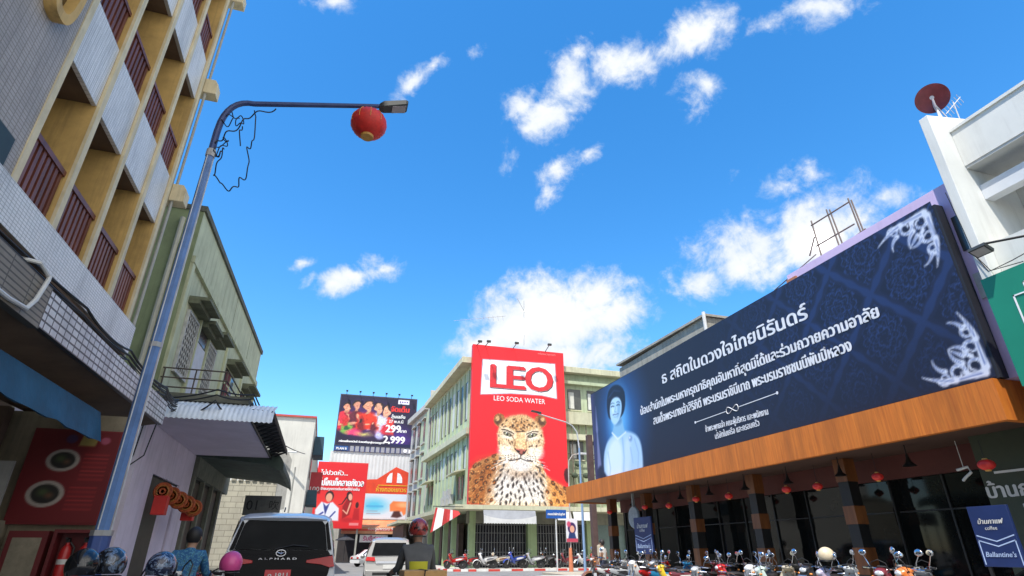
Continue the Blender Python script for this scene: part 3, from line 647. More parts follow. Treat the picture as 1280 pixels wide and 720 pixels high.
for k in (0, 3, 5): a, b = Vector(octo(1.55, .075)[k]), Vector(octo(6.5, .053)[k]); g.tube([a, b], .008, 6)
g.build('edge_strip', mat('pale_edge_paint', (.5, .52, .55), .5, 0, .2, 4), P)
g = MB(); g.loft([octo(1.49, .108), octo(1.545, .108)]); g.build('collar', spole, P)
g = MB(); g.loft([octo(6.5, .064), octo(6.62, .064)]); g.build('clamp', spole, P); g = MB(); g.loft([octo(3.6, .073), octo(3.66, .073)]); g.build('clamp', spole, P)
tip = ony(512, 130, 7.5); arm = [(PX, PY, 6.6), (PX+.0, PY, 6.95)]
el = Vector((PX, PY, 7.0)); st = ony(318, 130, 7.5); 
for k in range(1, 9):
    t = k/8; c0 = Vector((PX+.02, PY, 7.62)); arm.append((el*(1-t)**2+c0*2*t*(1-t)+st*t*t)[:])
end = ony(478, 133, 7.5)
for k in range(1, 7): arm.append(tuple(st.lerp(end, k/6)))
g = MB(); g.tube(arm, .048, 10, .038); g.build('arm', bpd, P, smooth=True)
d = (tip-st).normalized(); e0 = end-d*.03
def hd(a, w, z0, z1): return [e0+d*a+Vector((0, -w, z0)), e0+d*a+Vector((0, w, z0)), e0+d*a+Vector((0, w, z1)), e0+d*a+Vector((0, -w, z1))]
g = MB(); g.loft([hd(-.02, .05, -.06, .03), hd(.05, .09, -.075, .05), hd(.42, .115, -.06, .045), hd(.46, .10, -.04, .03)]); h_ = g.build('lamp_head', mat('dark_housing', (.035, .04, .04), .5, .2), P, bevel=.01)
g = MB(); g.prism([e0+d*.2+Vector((0, -.085, -.078)), e0+d*.2+Vector((0, .085, -.078)), e0+d*.43+Vector((0, .085, -.068)), e0+d*.43+Vector((0, -.085, -.068))], (0, 0, .012)); g.build('lamp_lens', mat('grey_lens', (.32, .3, .31), .3, 0, .1, 8), h_)
# a red globe lantern on the arm
def globe_lantern(name, c, r, label, group=None, cord=.25, flat=.92):
    t = thing(name, label, 'lantern', c, group); c = Vector(c)
    g = MB(); prof = []
    rings = []; n = 40
    for j in range(13):
        a = -math.pi/2*.93+j*math.pi*.93/12; rings.append([(c.x+r*math.cos(a)*(1+.018*math.cos(k*math.pi))*math.cos(2*math.pi*k/n), c.y+r*math.cos(a)*(1+.018*math.cos(k*math.pi))*math.sin(2*math.pi*k/n), c.z+r*flat*math.sin(a)) for k in range(n)])
    g.loft(rings); g.build('paper_globe', LRED, t, smooth=True)
    g = MB(); g.lathe([(.001, -r*flat-.02), (r*.34, -r*flat-.02), (r*.36, -r*flat*.93), (.001, -r*flat*.9)], c); g.lathe([(.001, r*flat*.9), (r*.34, r*flat*.92), (r*.3, r*flat+.02), (.001, r*flat+.02)], c); g.build('gold_cap', mat('lantern_gold', (.55, .28, .05), .45), t, smooth=True)
    g = MB(); g.tube([(c.x, c.y, c.z+r*flat), (c.x, c.y, c.z+r*flat+cord)], .006, 5); g.build('cord', mat('cable_black', (.012, .012, .013)), t)
    return t
LRED = mat('lantern_red_silk', (.60, .022, .014), .55, 0, .25, 9)
c = ony(461, 155, 7.5); L0 = globe_lantern('globe_lantern', c, .285, 'large red and gold globe lantern hanging from the street lamp arm', cord=.12)
g = MB()
for k in range(9):
    a = R(20+k*36); cc = Vector(c)
    arcp = [cc+Vector((.290*math.cos(a)*math.cos(t), .290*math.sin(a)*math.cos(t), .290*.92*math.sin(t))) for t in np.linspace(-.2, .8, 8)]; g.tube(arcp, .006, 4)
g.build('gold_pattern', mat('lantern_gold', (.55, .28, .05)), L0)
# loose wire under the bend
def wire(pts, r, label, sub=6):
    V = [ony(x, y, 7.5) for x, y in pts]; full = []
    for i in range(len(V)-1):
        p0, p1, p2, p3 = V[max(0, i-1)], V[i], V[i+1], V[min(len(V)-1, i+2)]
        for k in range(sub):
            t = k/sub; full.append(.5*((2*p1)+(p2-p0)*t+(2*p0-5*p1+4*p2-p3)*t*t+(3*p1-p0-3*p2+p3)*t**3))
    full.append(V[-1]); g = MB(); g.tube([p+Vector((0, .05*math.sin(i*.7), 0)) for i, p in enumerate(full)], r, 5)
    return single('loose_wire', g, mat('cable_black', (.012, .012, .013)), label, 'wire', 'loose wires on the street lamp', smooth=True)
wire([(318, 138), (320, 150), (317, 172), (314, 182), (309, 186), (311, 200), (308, 220), (300, 224), (297, 232), (288, 237), (279, 233), (273, 224), (267, 219), (271, 208), (277, 192), (280, 186)], .009, 'long loose wire hanging in a loop below the lamp arm bend')
wire([(345, 136), (325, 141), (310, 146), (300, 157), (285, 166), (276, 174), (268, 183), (267, 190), (273, 194), (278, 190)], .010, 'wire strung from the lamp arm back to the post')
wire([(290, 140), (292, 150), (283, 156), (277, 150), (285, 146), (296, 146), (304, 149), (302, 156), (294, 154), (299, 148)], .008, 'tangled wire coil tucked inside the lamp arm bend')
wire([(266, 196), (275, 186), (284, 179), (279, 173), (286, 178), (272, 182), (268, 192), (276, 194)], .008, 'small wire tangle against the post below the bend')
wire([(303, 158), (300, 165), (300, 180)], .009, 'short straight wire end dangling within the loop')

# ================================================================ END OF THE STREET
E0 = thing('corner_block', 'wide pale corrugated block at the street end carrying the big billboard', 'building', (6, 84, 0))
sheet = mat('pale_corrugated_sheet', (.62, .62, .6), .6, 0, .1, .5, streak=.3)
g = MB(); n = 120; x0, x1 = -.2, 30
g.loft([[(x0+(x1-x0)*k/n, 85-.035*(k % 2), z) for k in range(n+1)] for z in (8.3, 14.1)], False, False)
g.box(x0, x1, 85.05, 110, 0, 14.1); g.build('wall', sheet, E0)
g = MB(); g.box(2.2, 12, 80.3, 85, 0, 5.0); g.build('shop_hall', mat('dim_shop_front', (.04, .035, .035), .8, 0, .4, .8), E0)
g = MB(); g.box(-25, 2.2, 84, 110, 0, 6); g.build('wing', mat('dull_cream', (.42, .4, .34), .8, 0, .2, .5, streak=.5), E0)
B = thing('billboard', 'purple and red rooftop billboard with five people and prices at the street end', 'billboard', (6, 84.8, 14.1))
WB, HB = 11.0, 7.1
p = Pic(WB, HB, 14, (26, 18, 52)); X0, Y0 = p.X, p.Y; p.warp(.10, 1.6, 7)
p.put(np.clip(1-np.hypot((p.X-3.9)/4.6, (p.Y-3.6)/3.6), 0, 1)*1.1, (92, 38, 110)); p.put(np.clip(1-np.hypot((p.X-9)/2.5, (p.Y-1)/2.5), 0, 1), (80, 40, 150))
for (cx, hy, col, sk, s_) in ((1.0, 5.45, (205, 40, 60), (222, 150, 120), 1.25), (2.35, 5.65, (95, 25, 45), (205, 140, 115), 1.25), (6.7, 5.15, (222, 60, 50), (225, 165, 135), 1.25), (5.5, 5.5, (200, 205, 225), (215, 160, 130), 1.3), (4.0, 5.6, (230, 52, 30), (215, 150, 120), 1.5)):
    p.poly([(cx-1.1*s_, hy-3.4), (cx-.95*s_, hy-1.3), (cx-.35, hy-.8), (cx+.35, hy-.8), (cx+.95*s_, hy-1.3), (cx+1.1*s_, hy-3.4)], col, soft=.35)
    p.poly([(cx-.15, hy-.9), (cx+.15, hy-.9), (cx+.1, hy-1.9), (cx-.1, hy-1.9)], tuple(int(v*.8) for v in col), soft=.15)
    p.rect(cx-.2*s_, cx+.2*s_, hy-1.0, hy-.4, tuple(int(v*.82) for v in sk))
    p.ell(cx, hy+.12, .47*s_, .56*s_, (35, 24, 26)); p.ell(cx, hy-.06, .38*s_, .5*s_, sk, soft=.1)
    p.ell(cx-.14, hy+.04, .05, .035, (40, 25, 25)); p.ell(cx+.14, hy+.04, .05, .035, (40, 25, 25)); p.line([(cx-.14, hy-.3), (cx, hy-.34), (cx+.14, hy-.3)], .06, (170, 60, 60)); p.line([(cx, hy), (cx+.04, hy-.15)], .05, tuple(int(v*.8) for v in sk))
    p.line([(cx-.9*s_, hy-1.4), (cx-.75*s_, hy-2.6), (cx+.3, hy-2.5)], .28, sk, .2)
for (cx, cy, w_, h_, col) in ((1.2, 2.4, .75, .95, (120, 170, 70)), (3.2, 3.0, .55, 1.15, (120, 20, 30)), (5.0, 2.6, .45, .8, (90, 20, 40)), (6.8, 2.3, .8, .7, (200, 40, 60)), (2.3, 1.7, 1.0, .5, (230, 60, 110)), (5.9, 1.6, .6, .5, (190, 190, 235)), (3.8, 1.5, .9, .25, (200, 190, 110)), (1.0, 3.3, .5, .7, (190, 40, 40))): p.ell(cx, cy, w_, h_, col, soft=.35)
p.grain(.22); p.ell(1.25, 2.45, .3, .35, (30, 90, 50), soft=.15); p.ell(3.1, 3.6, .22, .25, (30, 20, 25)); p.ell(4.95, 3.2, .2, .22, (210, 150, 120))
p.X, p.Y = X0, Y0; p.rect(0, WB, 0, .42, (24, 30, 70)); p.put(np.clip((1.5-p.Y)/1.2, 0, 1)*.6*(p.X < 7.6), (22, 14, 40))
p.rect(8.3, 9.95, 6.3, 6.95, (240, 240, 245))
for k in range(4): p.ell(8.6+k*.35, 6.62, .12, .14, (90, 70, 140))
g = MB(); g.box(.15, 11.45, 84.8, 85.3, 14.9, 22.25); g.build('panel', mat('billboard_back', (.05, .05, .07), .6), B)
g = MB(); g.box(.15, 11.45, 84.85, 85.25, 14.1, 14.88); g.m(1).box(.3, 2.1, 84.82, 84.848, 14.2, 14.8); g.m(2)
for k in range(12): g.box(2.4+k*.72, 2.9+k*.72, 84.82, 84.848, 14.12, 14.86)
g.build('catwalk', [mat('navy_band', (.04, .05, .14), .6), mat('deep_blue', (.02, .09, .28), .5), mat('grey_lattice', (.3, .3, .33), .6)], B)
p.build('printed_picture', B, (.3, 84.79, 15.0), (1, 0, 0), (0, 0, 1))
wh = mat('print_white', (.8, .8, .8), .5); rd = mat('print_red', (.7, .03, .03), .5); mg = mat('print_magenta', (.6, .05, .25), .5)
F = (1, 0, 0); U = (0, 0, 1)
text('จัดเต็ม', rd, B, (7.55, 84.78, 20.1), F, U, width=2.7, bold=.12, lift=.02); text('ลุ้นเฮลั่น', wh, B, (7.75, 84.78, 19.15), F, U, width=2.0, bold=.05, lift=.02)
text('27 พ.ค.นี้', wh, B, (7.45, 84.78, 18.45), F, U, width=2.1, bold=.04, lift=.02); text('299', wh, B, (7.05, 84.78, 17.05), F, U, height=1.05, bold=.14, lift=.02); text('บาท', wh, B, (9.20, 84.78, 17.1), F, U, width=.9, bold=.06, lift=.02)
text('2,999', wh, B, (6.85, 84.78, 15.5), F, U, height=1.0, bold=.14, lift=.02); text('สมัครแพ็กเกจวันนี้ รับชมฟรีทุกคู่ตลอดฤดูกาล', wh, B, (.7, 84.78, 15.35), F, U, width=6.4, bold=.05, lift=.02)
text('PLAN B', wh, B, (.5, 84.8, 14.3), F, U, width=1.4, bold=.04, lift=.03)
g = MB(); g.lathe([(.001, 0), (.28, 0), (.28, .03), (.001, .03)], (10.2, 84.8, 14.5), 'y', 16); g.box(10.7, 11.1, 84.8, 84.83, 14.2, 14.7); g.build('logo', wh, B)
for k in range(6):
    g = MB(); g.tube([(1+k*1.9, 85, 22.2), (1+k*1.9, 84.2, 22.6)], .04, 5); g.box(.85+k*1.9, 1.15+k*1.9, 84.05, 84.3, 22.5, 22.68); g.build('floodlight', bk, B)
# red advertisement with two people
A_ = thing('advertisement_board', 'tall red advertisement board with white headline at the street end', 'billboard', (1.6, 75, 3.6))
WR, HR = 5.9, 7.4
p = Pic(WR, HR, 20, (214, 30, 38)); p.put(np.clip(1-np.abs(p.Y-2.6)/2.4, 0, 1)*.5, (240, 70, 50))
p.poly([(.4, .8), (.3, 2.0), (.9, 2.9), (1.6, 2.7), (2.2, 2.9), (3.0, 2.2), (3.1, .8)], (225, 225, 235), soft=.15); p.poly([(1.1, 2.8), (1.5, 1.4), (1.9, 2.8), (1.5, 2.4)], (50, 60, 130), soft=.1); p.line([(.5, 1.2), (1.2, 1.7)], .2, (60, 70, 150)); p.line([(2.1, 1.2), (2.6, 1.8)], .18, (70, 80, 150))
p.ell(1.75, 3.55, .5, .6, (40, 22, 26)); p.ell(1.72, 3.4, .38, .5, (225, 160, 130), soft=.08)
p.poly([(3.5, 1.0), (3.4, 2.4), (3.9, 3.4), (4.5, 3.1), (4.3, 1.5)], (150, 18, 26), soft=.15); p.ell(4.1, 3.6, .36, .55, (45, 20, 24), 15); p.ell(4.2, 3.5, .24, .4, (230, 165, 140), 10, soft=.06); p.line([(3.85, 3.6), (3.3, 2.7), (2.9, 2.6)], .2, (60, 20, 25), .05)
p.line([(4.3, 2.8), (4.0, 1.6), (3.5, 2.0)], .2, (225, 160, 135), .12); p.ell(5.1, 2.6, .2, .35, (60, 24, 24)); p.poly([(4.7, .9), (4.8, 2.2), (5.4, 2.2), (5.5, .9)], (180, 20, 30), soft=.15)
p.ell(4.1, .9, .7, .25, (190, 25, 35), soft=.2); p.rect(4.4, 5.5, .3, .6, (240, 190, 190), al=.6)
g = MB(); g.box(-1.4, 4.6, 75.2, 75.45, 3.7, 11.3); g.build('panel', rd, A_); g = MB()
for x in (-.8, 4.0): g.box(x, x+.2, 75.46, 75.7, 0, 10.8)
g.build('post', mat('grey_pipe', (.33, .33, .3)), A_)
p.build('printed_picture', A_, (-1.35, 75.19, 3.75), F, U)
text('ไม่ปวดหัว...', wh, A_, (-1.0, 75.18, 9.75), F, U, width=3.2, bold=.05, lift=.02); text('ไปไหนก็คลายกังวล', wh, A_, (-1.0, 75.18, 8.5), F, U, width=5.2, height=.75, bold=.09, lift=.02); text('เปลี่ยนทุกการเดินทางให้ง่ายขึ้น', wh, A_, (-1.0, 75.18, 8.0), F, U, width=4.8, bold=.03, lift=.02)
# gold shop gable sign and panel
GS = thing('gable_sign', 'red gable shaped shop sign with yellow lettering beside the tall red board', 'sign', (7.7, 80, 8)); Y_ = mat('sign_yellow', (.75, .42, .03), .5)
g = MB(); g.prism([(4.6, 80, 8.15), (13, 80, 8.15), (13, 80, 10.0), (12.4, 80, 10.1), (8.6, 80, 11.6), (6.2, 80, 9.95), (4.6, 80, 9.85)], (0, .3, 0)); g.build('panel', mat('orange_red_panel', (.72, .06, .02), .5, 0, .2, .6), GS)
text('ห้างทองเยาวราช', Y_, GS, (6.2, 79.99, 8.4), F, U, width=4.6, height=.55, bold=.05, lift=.02); g = MB()
for (ax, s_) in ((8.25, -1), (8.75, 1)): g = MB(); g.prism([(ax+s_*.08, 79.97, 9.55), (ax+s_*.08, 79.97, 10.85), (ax+s_*.45, 79.97, 10.7), (ax+s_*.75, 79.97, 10.2), (ax+s_*.8, 79.97, 9.55)], (0, .02, 0)); g.build('emblem', wh, GS)
g = MB(); g.box(6.4, 10.6, 79.96, 79.99, 9.15, 9.25); g.build('underline', Y_, GS)
AP = thing('advertisement_board', 'pale blue and white advertisement panel with an orange bull shape below the gable sign', 'billboard', (7.7, 80, 5))
p = Pic(7.6, 2.95, 16, (205, 220, 232)); p.ell(1.3, 1.55, 1.5, .8, (90, 195, 230), soft=1.0); p.rect(.3, 2.5, 1.35, 1.6, (70, 160, 215), al=.6); p.rect(.4, 2.2, .55, .65, (150, 150, 170)); p.rect(.4, 1.8, .85, .93, (150, 150, 170))
p.poly([(3.4, .9), (3.3, 1.7), (3.7, 2.15), (5.5, 2.1), (6.2, 2.2), (6.3, .6), (5.6, .7), (5.2, .4), (4.9, .9), (4.3, .6), (4.1, .9)], (226, 128, 70), soft=.15); p.poly([(3.6, .2), (3.9, .9), (4.6, .95), (5, .3), (4.4, .1)], (70, 40, 40), soft=.2); p.ell(5.2, 1.7, .9, .3, (245, 175, 120), soft=.3)
g = MB(); g.box(4.75, 12.5, 80.0, 80.25, 5.05, 8.1); g.build('panel', wh, AP); p.build('printed_picture', AP, (4.85, 79.99, 5.1), F, U)
OC = thing('shop_canopy', 'orange and cream striped canopy across the gold shop at the street end', 'awning', (6, 78, 3))
g = MB(); g.prism([(2.3, 80.2, 4.95), (2.3, 77.4, 4.0), (2.3, 77.4, 3.9), (2.3, 80.2, 4.8)], (10, 0, 0)); g.build('roof', mat('orange_canopy', (.62, .2, .08), .6, 0, .25, .8), OC)
g = MB(); g.box(2.3, 12.3, 77.32, 77.39, 3.2, 3.98); g.m(1).box(2.3, 12.3, 77.30, 77.318, 3.55, 3.75); g.build('valance', [mat('cream_orange', (.6, .3, .16), .6, 0, .2, 2), mat('red_band', (.6, .06, .04), .6)], OC)
text('ทองรูปพรรณ 96.5%', wh, OC, (5.5, 77.29, 3.62), F, U, width=4, lift=.02)
WS = thing('hanging_sign', 'white shop sign with pink letters hanging under the orange canopy', 'sign', (6.2, 77.5, 2.3)); g = MB(); g.box(4.6, 8.0, 77.5, 77.6, 2.25, 3.1); g.build('panel', wh, WS); text('รับซื้อทอง', mat('print_magenta', (.6, .05, .25)), WS, (5.0, 77.49, 2.45), F, U, width=2.6, bold=.04, lift=.02)
um = MB(); um.lathe([(.001, 3.0), (1.2, 2.5), (1.2, 2.42), (.001, 2.9)], (2.9, 76, 0), n=8); um.tube([(2.9, 76, .0), (2.9, 76, 3.05)], .03); single('parasol', um, mat('black_canvas', (.03, .03, .035), .8, 0, .5, 3), 'dark parasol standing in front of the canopy at the street end', 'parasol')

# ================================================================ LEO BUILDING and its grey neighbour
gl = mat('pale_green_render', (.40, .46, .30), .85, 0, .14, .7, streak=.65, grime=(.16, .17, .1)); cream = mat('cream_ledge', (.50, .49, .34), .85, 0, .16, .8, streak=.6, grime=(.2, .19, .12))
K = thing('green_corner_block', 'pale green four storey corner building carrying the big leopard advertisement', 'building', (18, 52, 0))
XL = lambda y: 10.9-.035*(y-46.5)
g = MB(); g.prism([(10.9, 47.0, 4.2), (60, 47.0, 4.2), (60, 75, 4.2), (10.0, 75, 4.2), (10.3, 64.5, 4.2)], (0, 0, 12.1)); g.build('wall', gl, K)
g = MB(); g.prism([(9.9, 46.2, 16.3), (60, 46.2, 16.3), (60, 76, 16.3), (9.6, 64.5, 16.3)], (0, 0, .55)); g.build('roof_eave', cream, K, bevel=.02)
g = MB(); g.prism([(10.5, 46.3, 10.2), (40, 46.3, 10.2), (40, 46.99, 10.2), (10.9, 46.99, 10.2), (10.25, 64.4, 10.2), (9.55, 64.4, 10.2)], (0, 0, .5)); g.build('floor_ledge', cream, K)
# left front: window bands with fins and pale shutters
shut = mat('pale_shutter', (.55, .56, .5), .7, 0, .15, 2, streak=.3); dw = mat('dark_window', (.05, .055, .05), .25, 0, .5, .8, spec=.6)
for z0, z1 in ((11.0, 15.6), (5.6, 10.0)):
    for k in range(11):
        y0 = 47.3+k*1.55; x = XL(y0)
        g = MB(); g.box(x-.10, x+.05, y0-.09, y0+.09, z0-.3, z1+.35 if z1 > 11 else z1+.15); g.build('fin', gl, K)
        g = MB(); g.box(x-.03, x+.02, y0+.14, y0+1.41, z0+.6 if z1 > 11 else z0+1.9, z1-.5); w = g.build('window', dw if (k*3+int(z0)) % 4 else shut, K)
        if (k*7+int(z0)) % 3: g = MB(); g.box(x-.05, x-.031, y0+.2, y0+.75, z0+.7 if z1 > 11 else z0+2, z1-.7); g.build('shutter', shut, w)
for y0, z0 in ((48.2, 7.2), (60.5, 7.6)):
    x = XL(y0); g = MB(); g.prism([(x-1.0, y0-.8, z0), (x+.1, y0-.8, z0+.25), (x+.1, y0+3, z0+.25), (x-1.0, y0+3, z0)], (0, 0, .1)); g.build('window_awning', cream, K)
    g = MB(); g.box(x-.06, x+.02, y0, y0+2.2, z0-2.0, z0-.1); g.build('window', dw, K)
g = MB()
for k in range(5): g.box(XL(50)-.5, XL(50)-.15, 51+k*.9, 51.6+k*.9, 5.0+.5*(k % 2), 5.8+.5*(k % 2))
g.build('air_conditioner', mat('ac_grey', (.4, .4, .38)), K)
# right of the board: windows, balcony and pipes, facing the crossing
for z0, h_ in ((13.0, 1.9), (8.6, 1.6)):
    for k in range(9):
        x = 20.1+k*1.95; g = MB(); g.box(x, x+1.3, 46.95, 46.998, z0, z0+h_); w = g.build('window', dw, K)
        g = MB(); g.box(x+.06, x+.6, 46.92, 46.948, z0+.1, z0+h_-.3); g.m(1).box(x-.08, x+1.38, 46.9, 46.949, z0-.1, z0); g.build('shutter', [shut, cream], w)
g = MB(); g.box(19.6, 60, 46.4, 46.99, 11.6, 12.7); g.build('balcony_wall', cream, K); g = MB(); g.box(19.6, 60, 46.5, 46.99, 15.3, 15.6); g.build('lintel_band', gl, K)
g = MB()
for x in (20.2, 20.9, 21.6, 22.7): g.tube([(x, 46.6, 4.5), (x, 46.6, 11.6)], .05, 6)
for z in (6.2, 7.3, 9.0): g.tube([(19.7, 46.55, z), (25, 46.55, z)], .04, 6)
g.build('pipework', mat('rust_pipe', (.16, .13, .1), .8, 0, .3, 4), K)
g = MB()
for k in range(14): g.ball((20.2+k*.37, 46.4+.2*math.sin(k*3), 7.2+1.1*math.sin(k*2.1)), .32, .22, .24, 8, 6)
g.build('creeper', mat('dark_leaves', (.05, .07, .04), .8, 0, .5, 5), K)
# first floor ledge (canopy slab) and the ground floor
g = MB(); g.prism([(9.4, 44.4, 4.2), (60, 44.4, 4.2), (60, 46.98, 4.2), (10.9, 46.98, 4.2), (10.3, 64.4, 4.2), (8.6, 64.4, 4.2)], (0, 0, .32)); g.build('canopy_slab', cream, K)
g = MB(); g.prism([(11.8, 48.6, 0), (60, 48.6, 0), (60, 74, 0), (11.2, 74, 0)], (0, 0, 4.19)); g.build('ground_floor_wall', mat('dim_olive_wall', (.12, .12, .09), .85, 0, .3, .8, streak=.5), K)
gp = mat('green_pillar_paint', (.36, .46, .24), .8, 0, .1, 2, streak=.35)
for x, w_ in ((11.1, .5), (16.0, .75), (21.2, .7), (24.9, .5), (27.8, .5)):
    g = MB(); g.box(x, x+w_, 46.7, 47.2, .12, 4.19); g.build('pillar', gp, K)
g = MB(); g.box(10.9, 60, 46.8, 47.1, 3.3, 4.19); g.build('shop_lintel', mat('grey_olive_lintel', (.22, .22, .17), .85, 0, .2, 1.5, streak=.5), K)
gr = mat('grille_grey', (.28, .28, .27), .5, .3, .2, 5)
for x0, x1 in ((11.65, 15.95), (16.8, 21.15)):
    g = MB(); g.box(x0, x1, 47.35, 47.4, .13, 3.3); s_ = g.build('shopfront', mat('dark_shop_glass', (.03, .03, .035), .25, 0, .5, 1.2), K); g = MB()
    for k in range(19):
        x = x0+(x1-x0)*k/18; g.box(x-.02, x+.02, 47.22, 47.27, .14, 3.3)
    for z in (.5, 1.2, 1.9, 2.6, 3.2): g.box(x0, x1, 47.275, 47.3, z, z+.035)
    g.build('folding_grille', gr, s_)
g = MB(); nn = 30; g.box(21.95, 24.88, 47.0, 47.04, .13, 3.3); sh_ = g.build('shutter', mat('teal_grey_shutter', (.16, .22, .2), .6, .2, .15, 2), K)
g = MB()
for k in range(26): g.box(21.95, 24.88, 46.975, 46.999, .2+k*.118, .26+k*.118)
g.build('slat', mat('teal_grey_shutter', (.16, .22, .2)), sh_)
g = MB(); g.box(25.4, 60, 47.0, 47.05, .13, 3.3); g.build('side_shop', mat('teal_wall', (.2, .3, .29), .8, 0, .2, 1), K)
for y in (49.5, 53, 57, 61):
    x = 10.3; g = MB(); g.box(x, x+.4, y, y+.4, .12, 4.19); g.build('pillar', gp, K)
    g = MB(); g.box(11.0, 11.4, y+.5, y+3.2, .13, 3.4); g.build('side_shopfront', mat('brown_shop', (.09, .06, .045), .6, 0, .4, 1.5), K)
# cloth awning with a scalloped edge
CA = thing('cloth_awning', 'grey cloth awning with scalloped white hem on the green corner building', 'awning', (13.7, 44.3, 3))
g = MB(); g.prism([(11.6, 44.3, 4.15), (11.6, 44.1, 3.45), (11.6, 44.13, 3.44), (11.6, 44.34, 4.15)], (4.2, 0, 0)); g.build('cloth', mat('grey_cloth', (.3, .31, .33), .8, 0, .15, 1.5), CA); g = MB()
pts = [(11.6, 44.09, 3.46)]; 
top = [(15.8-4.2*k/60, 44.09, 3.50+.28*abs((30-k)/30)**2) for k in range(61)]
bot = [(11.6+4.2*k/120, 44.09, 3.16+.07*abs(math.sin(k*math.pi/6))) for k in range(121)]
g.prism(bot+top, (0, .012, 0)); g.build('hem', mat('hem_white', (.6, .6, .58), .8, 0, .1, 2), CA)
for i, (x, w_) in enumerate(((17.6, 1.2), (19.0, 1.9))):
    g = MB(); g.prism([(x, 44.35, 4.15), (x, 44.1, 3.5), (x, 44.13, 3.5), (x, 44.39, 4.15)], (w_, 0, 0)); single('cloth_awning', g, mat('white_cloth', (.52, .52, .48), .8), ['narrow white cloth flap awning behind the blue street sign', 'wider white cloth flap awning behind the poster pole'][i], 'awning')
# red and white flags at the corner
FL = thing('flag_banner', 'red and white cloth banner hanging from the building corner behind the delivery rider', 'banner', (9.4, 44.2, 3)); g = MB()
rows = [[(7.9+.16*j, 44.2+.05*math.sin(j*1.3), 4.25-.02*j), (7.6+.2*j, 44.2+.12*math.sin(j*1.1+1), 2.5+.12*j)] for j in range(12)]; g.m(0).loft(rows, False, False); o = g.build('cloth', [mat('flag_red', (.6, .05, .05), .7), mat('flag_white', (.7, .68, .68), .7)], FL)
for i_, pgn in enumerate(o.data.polygons): pgn.material_index = 1 if i_ in (1, 2, 3, 7) else 0
g = MB(); g.tube([(7.7, 44.25, 4.33), (10, 44.25, 4.33)], .03, 6); g.build('rod', bk, FL)
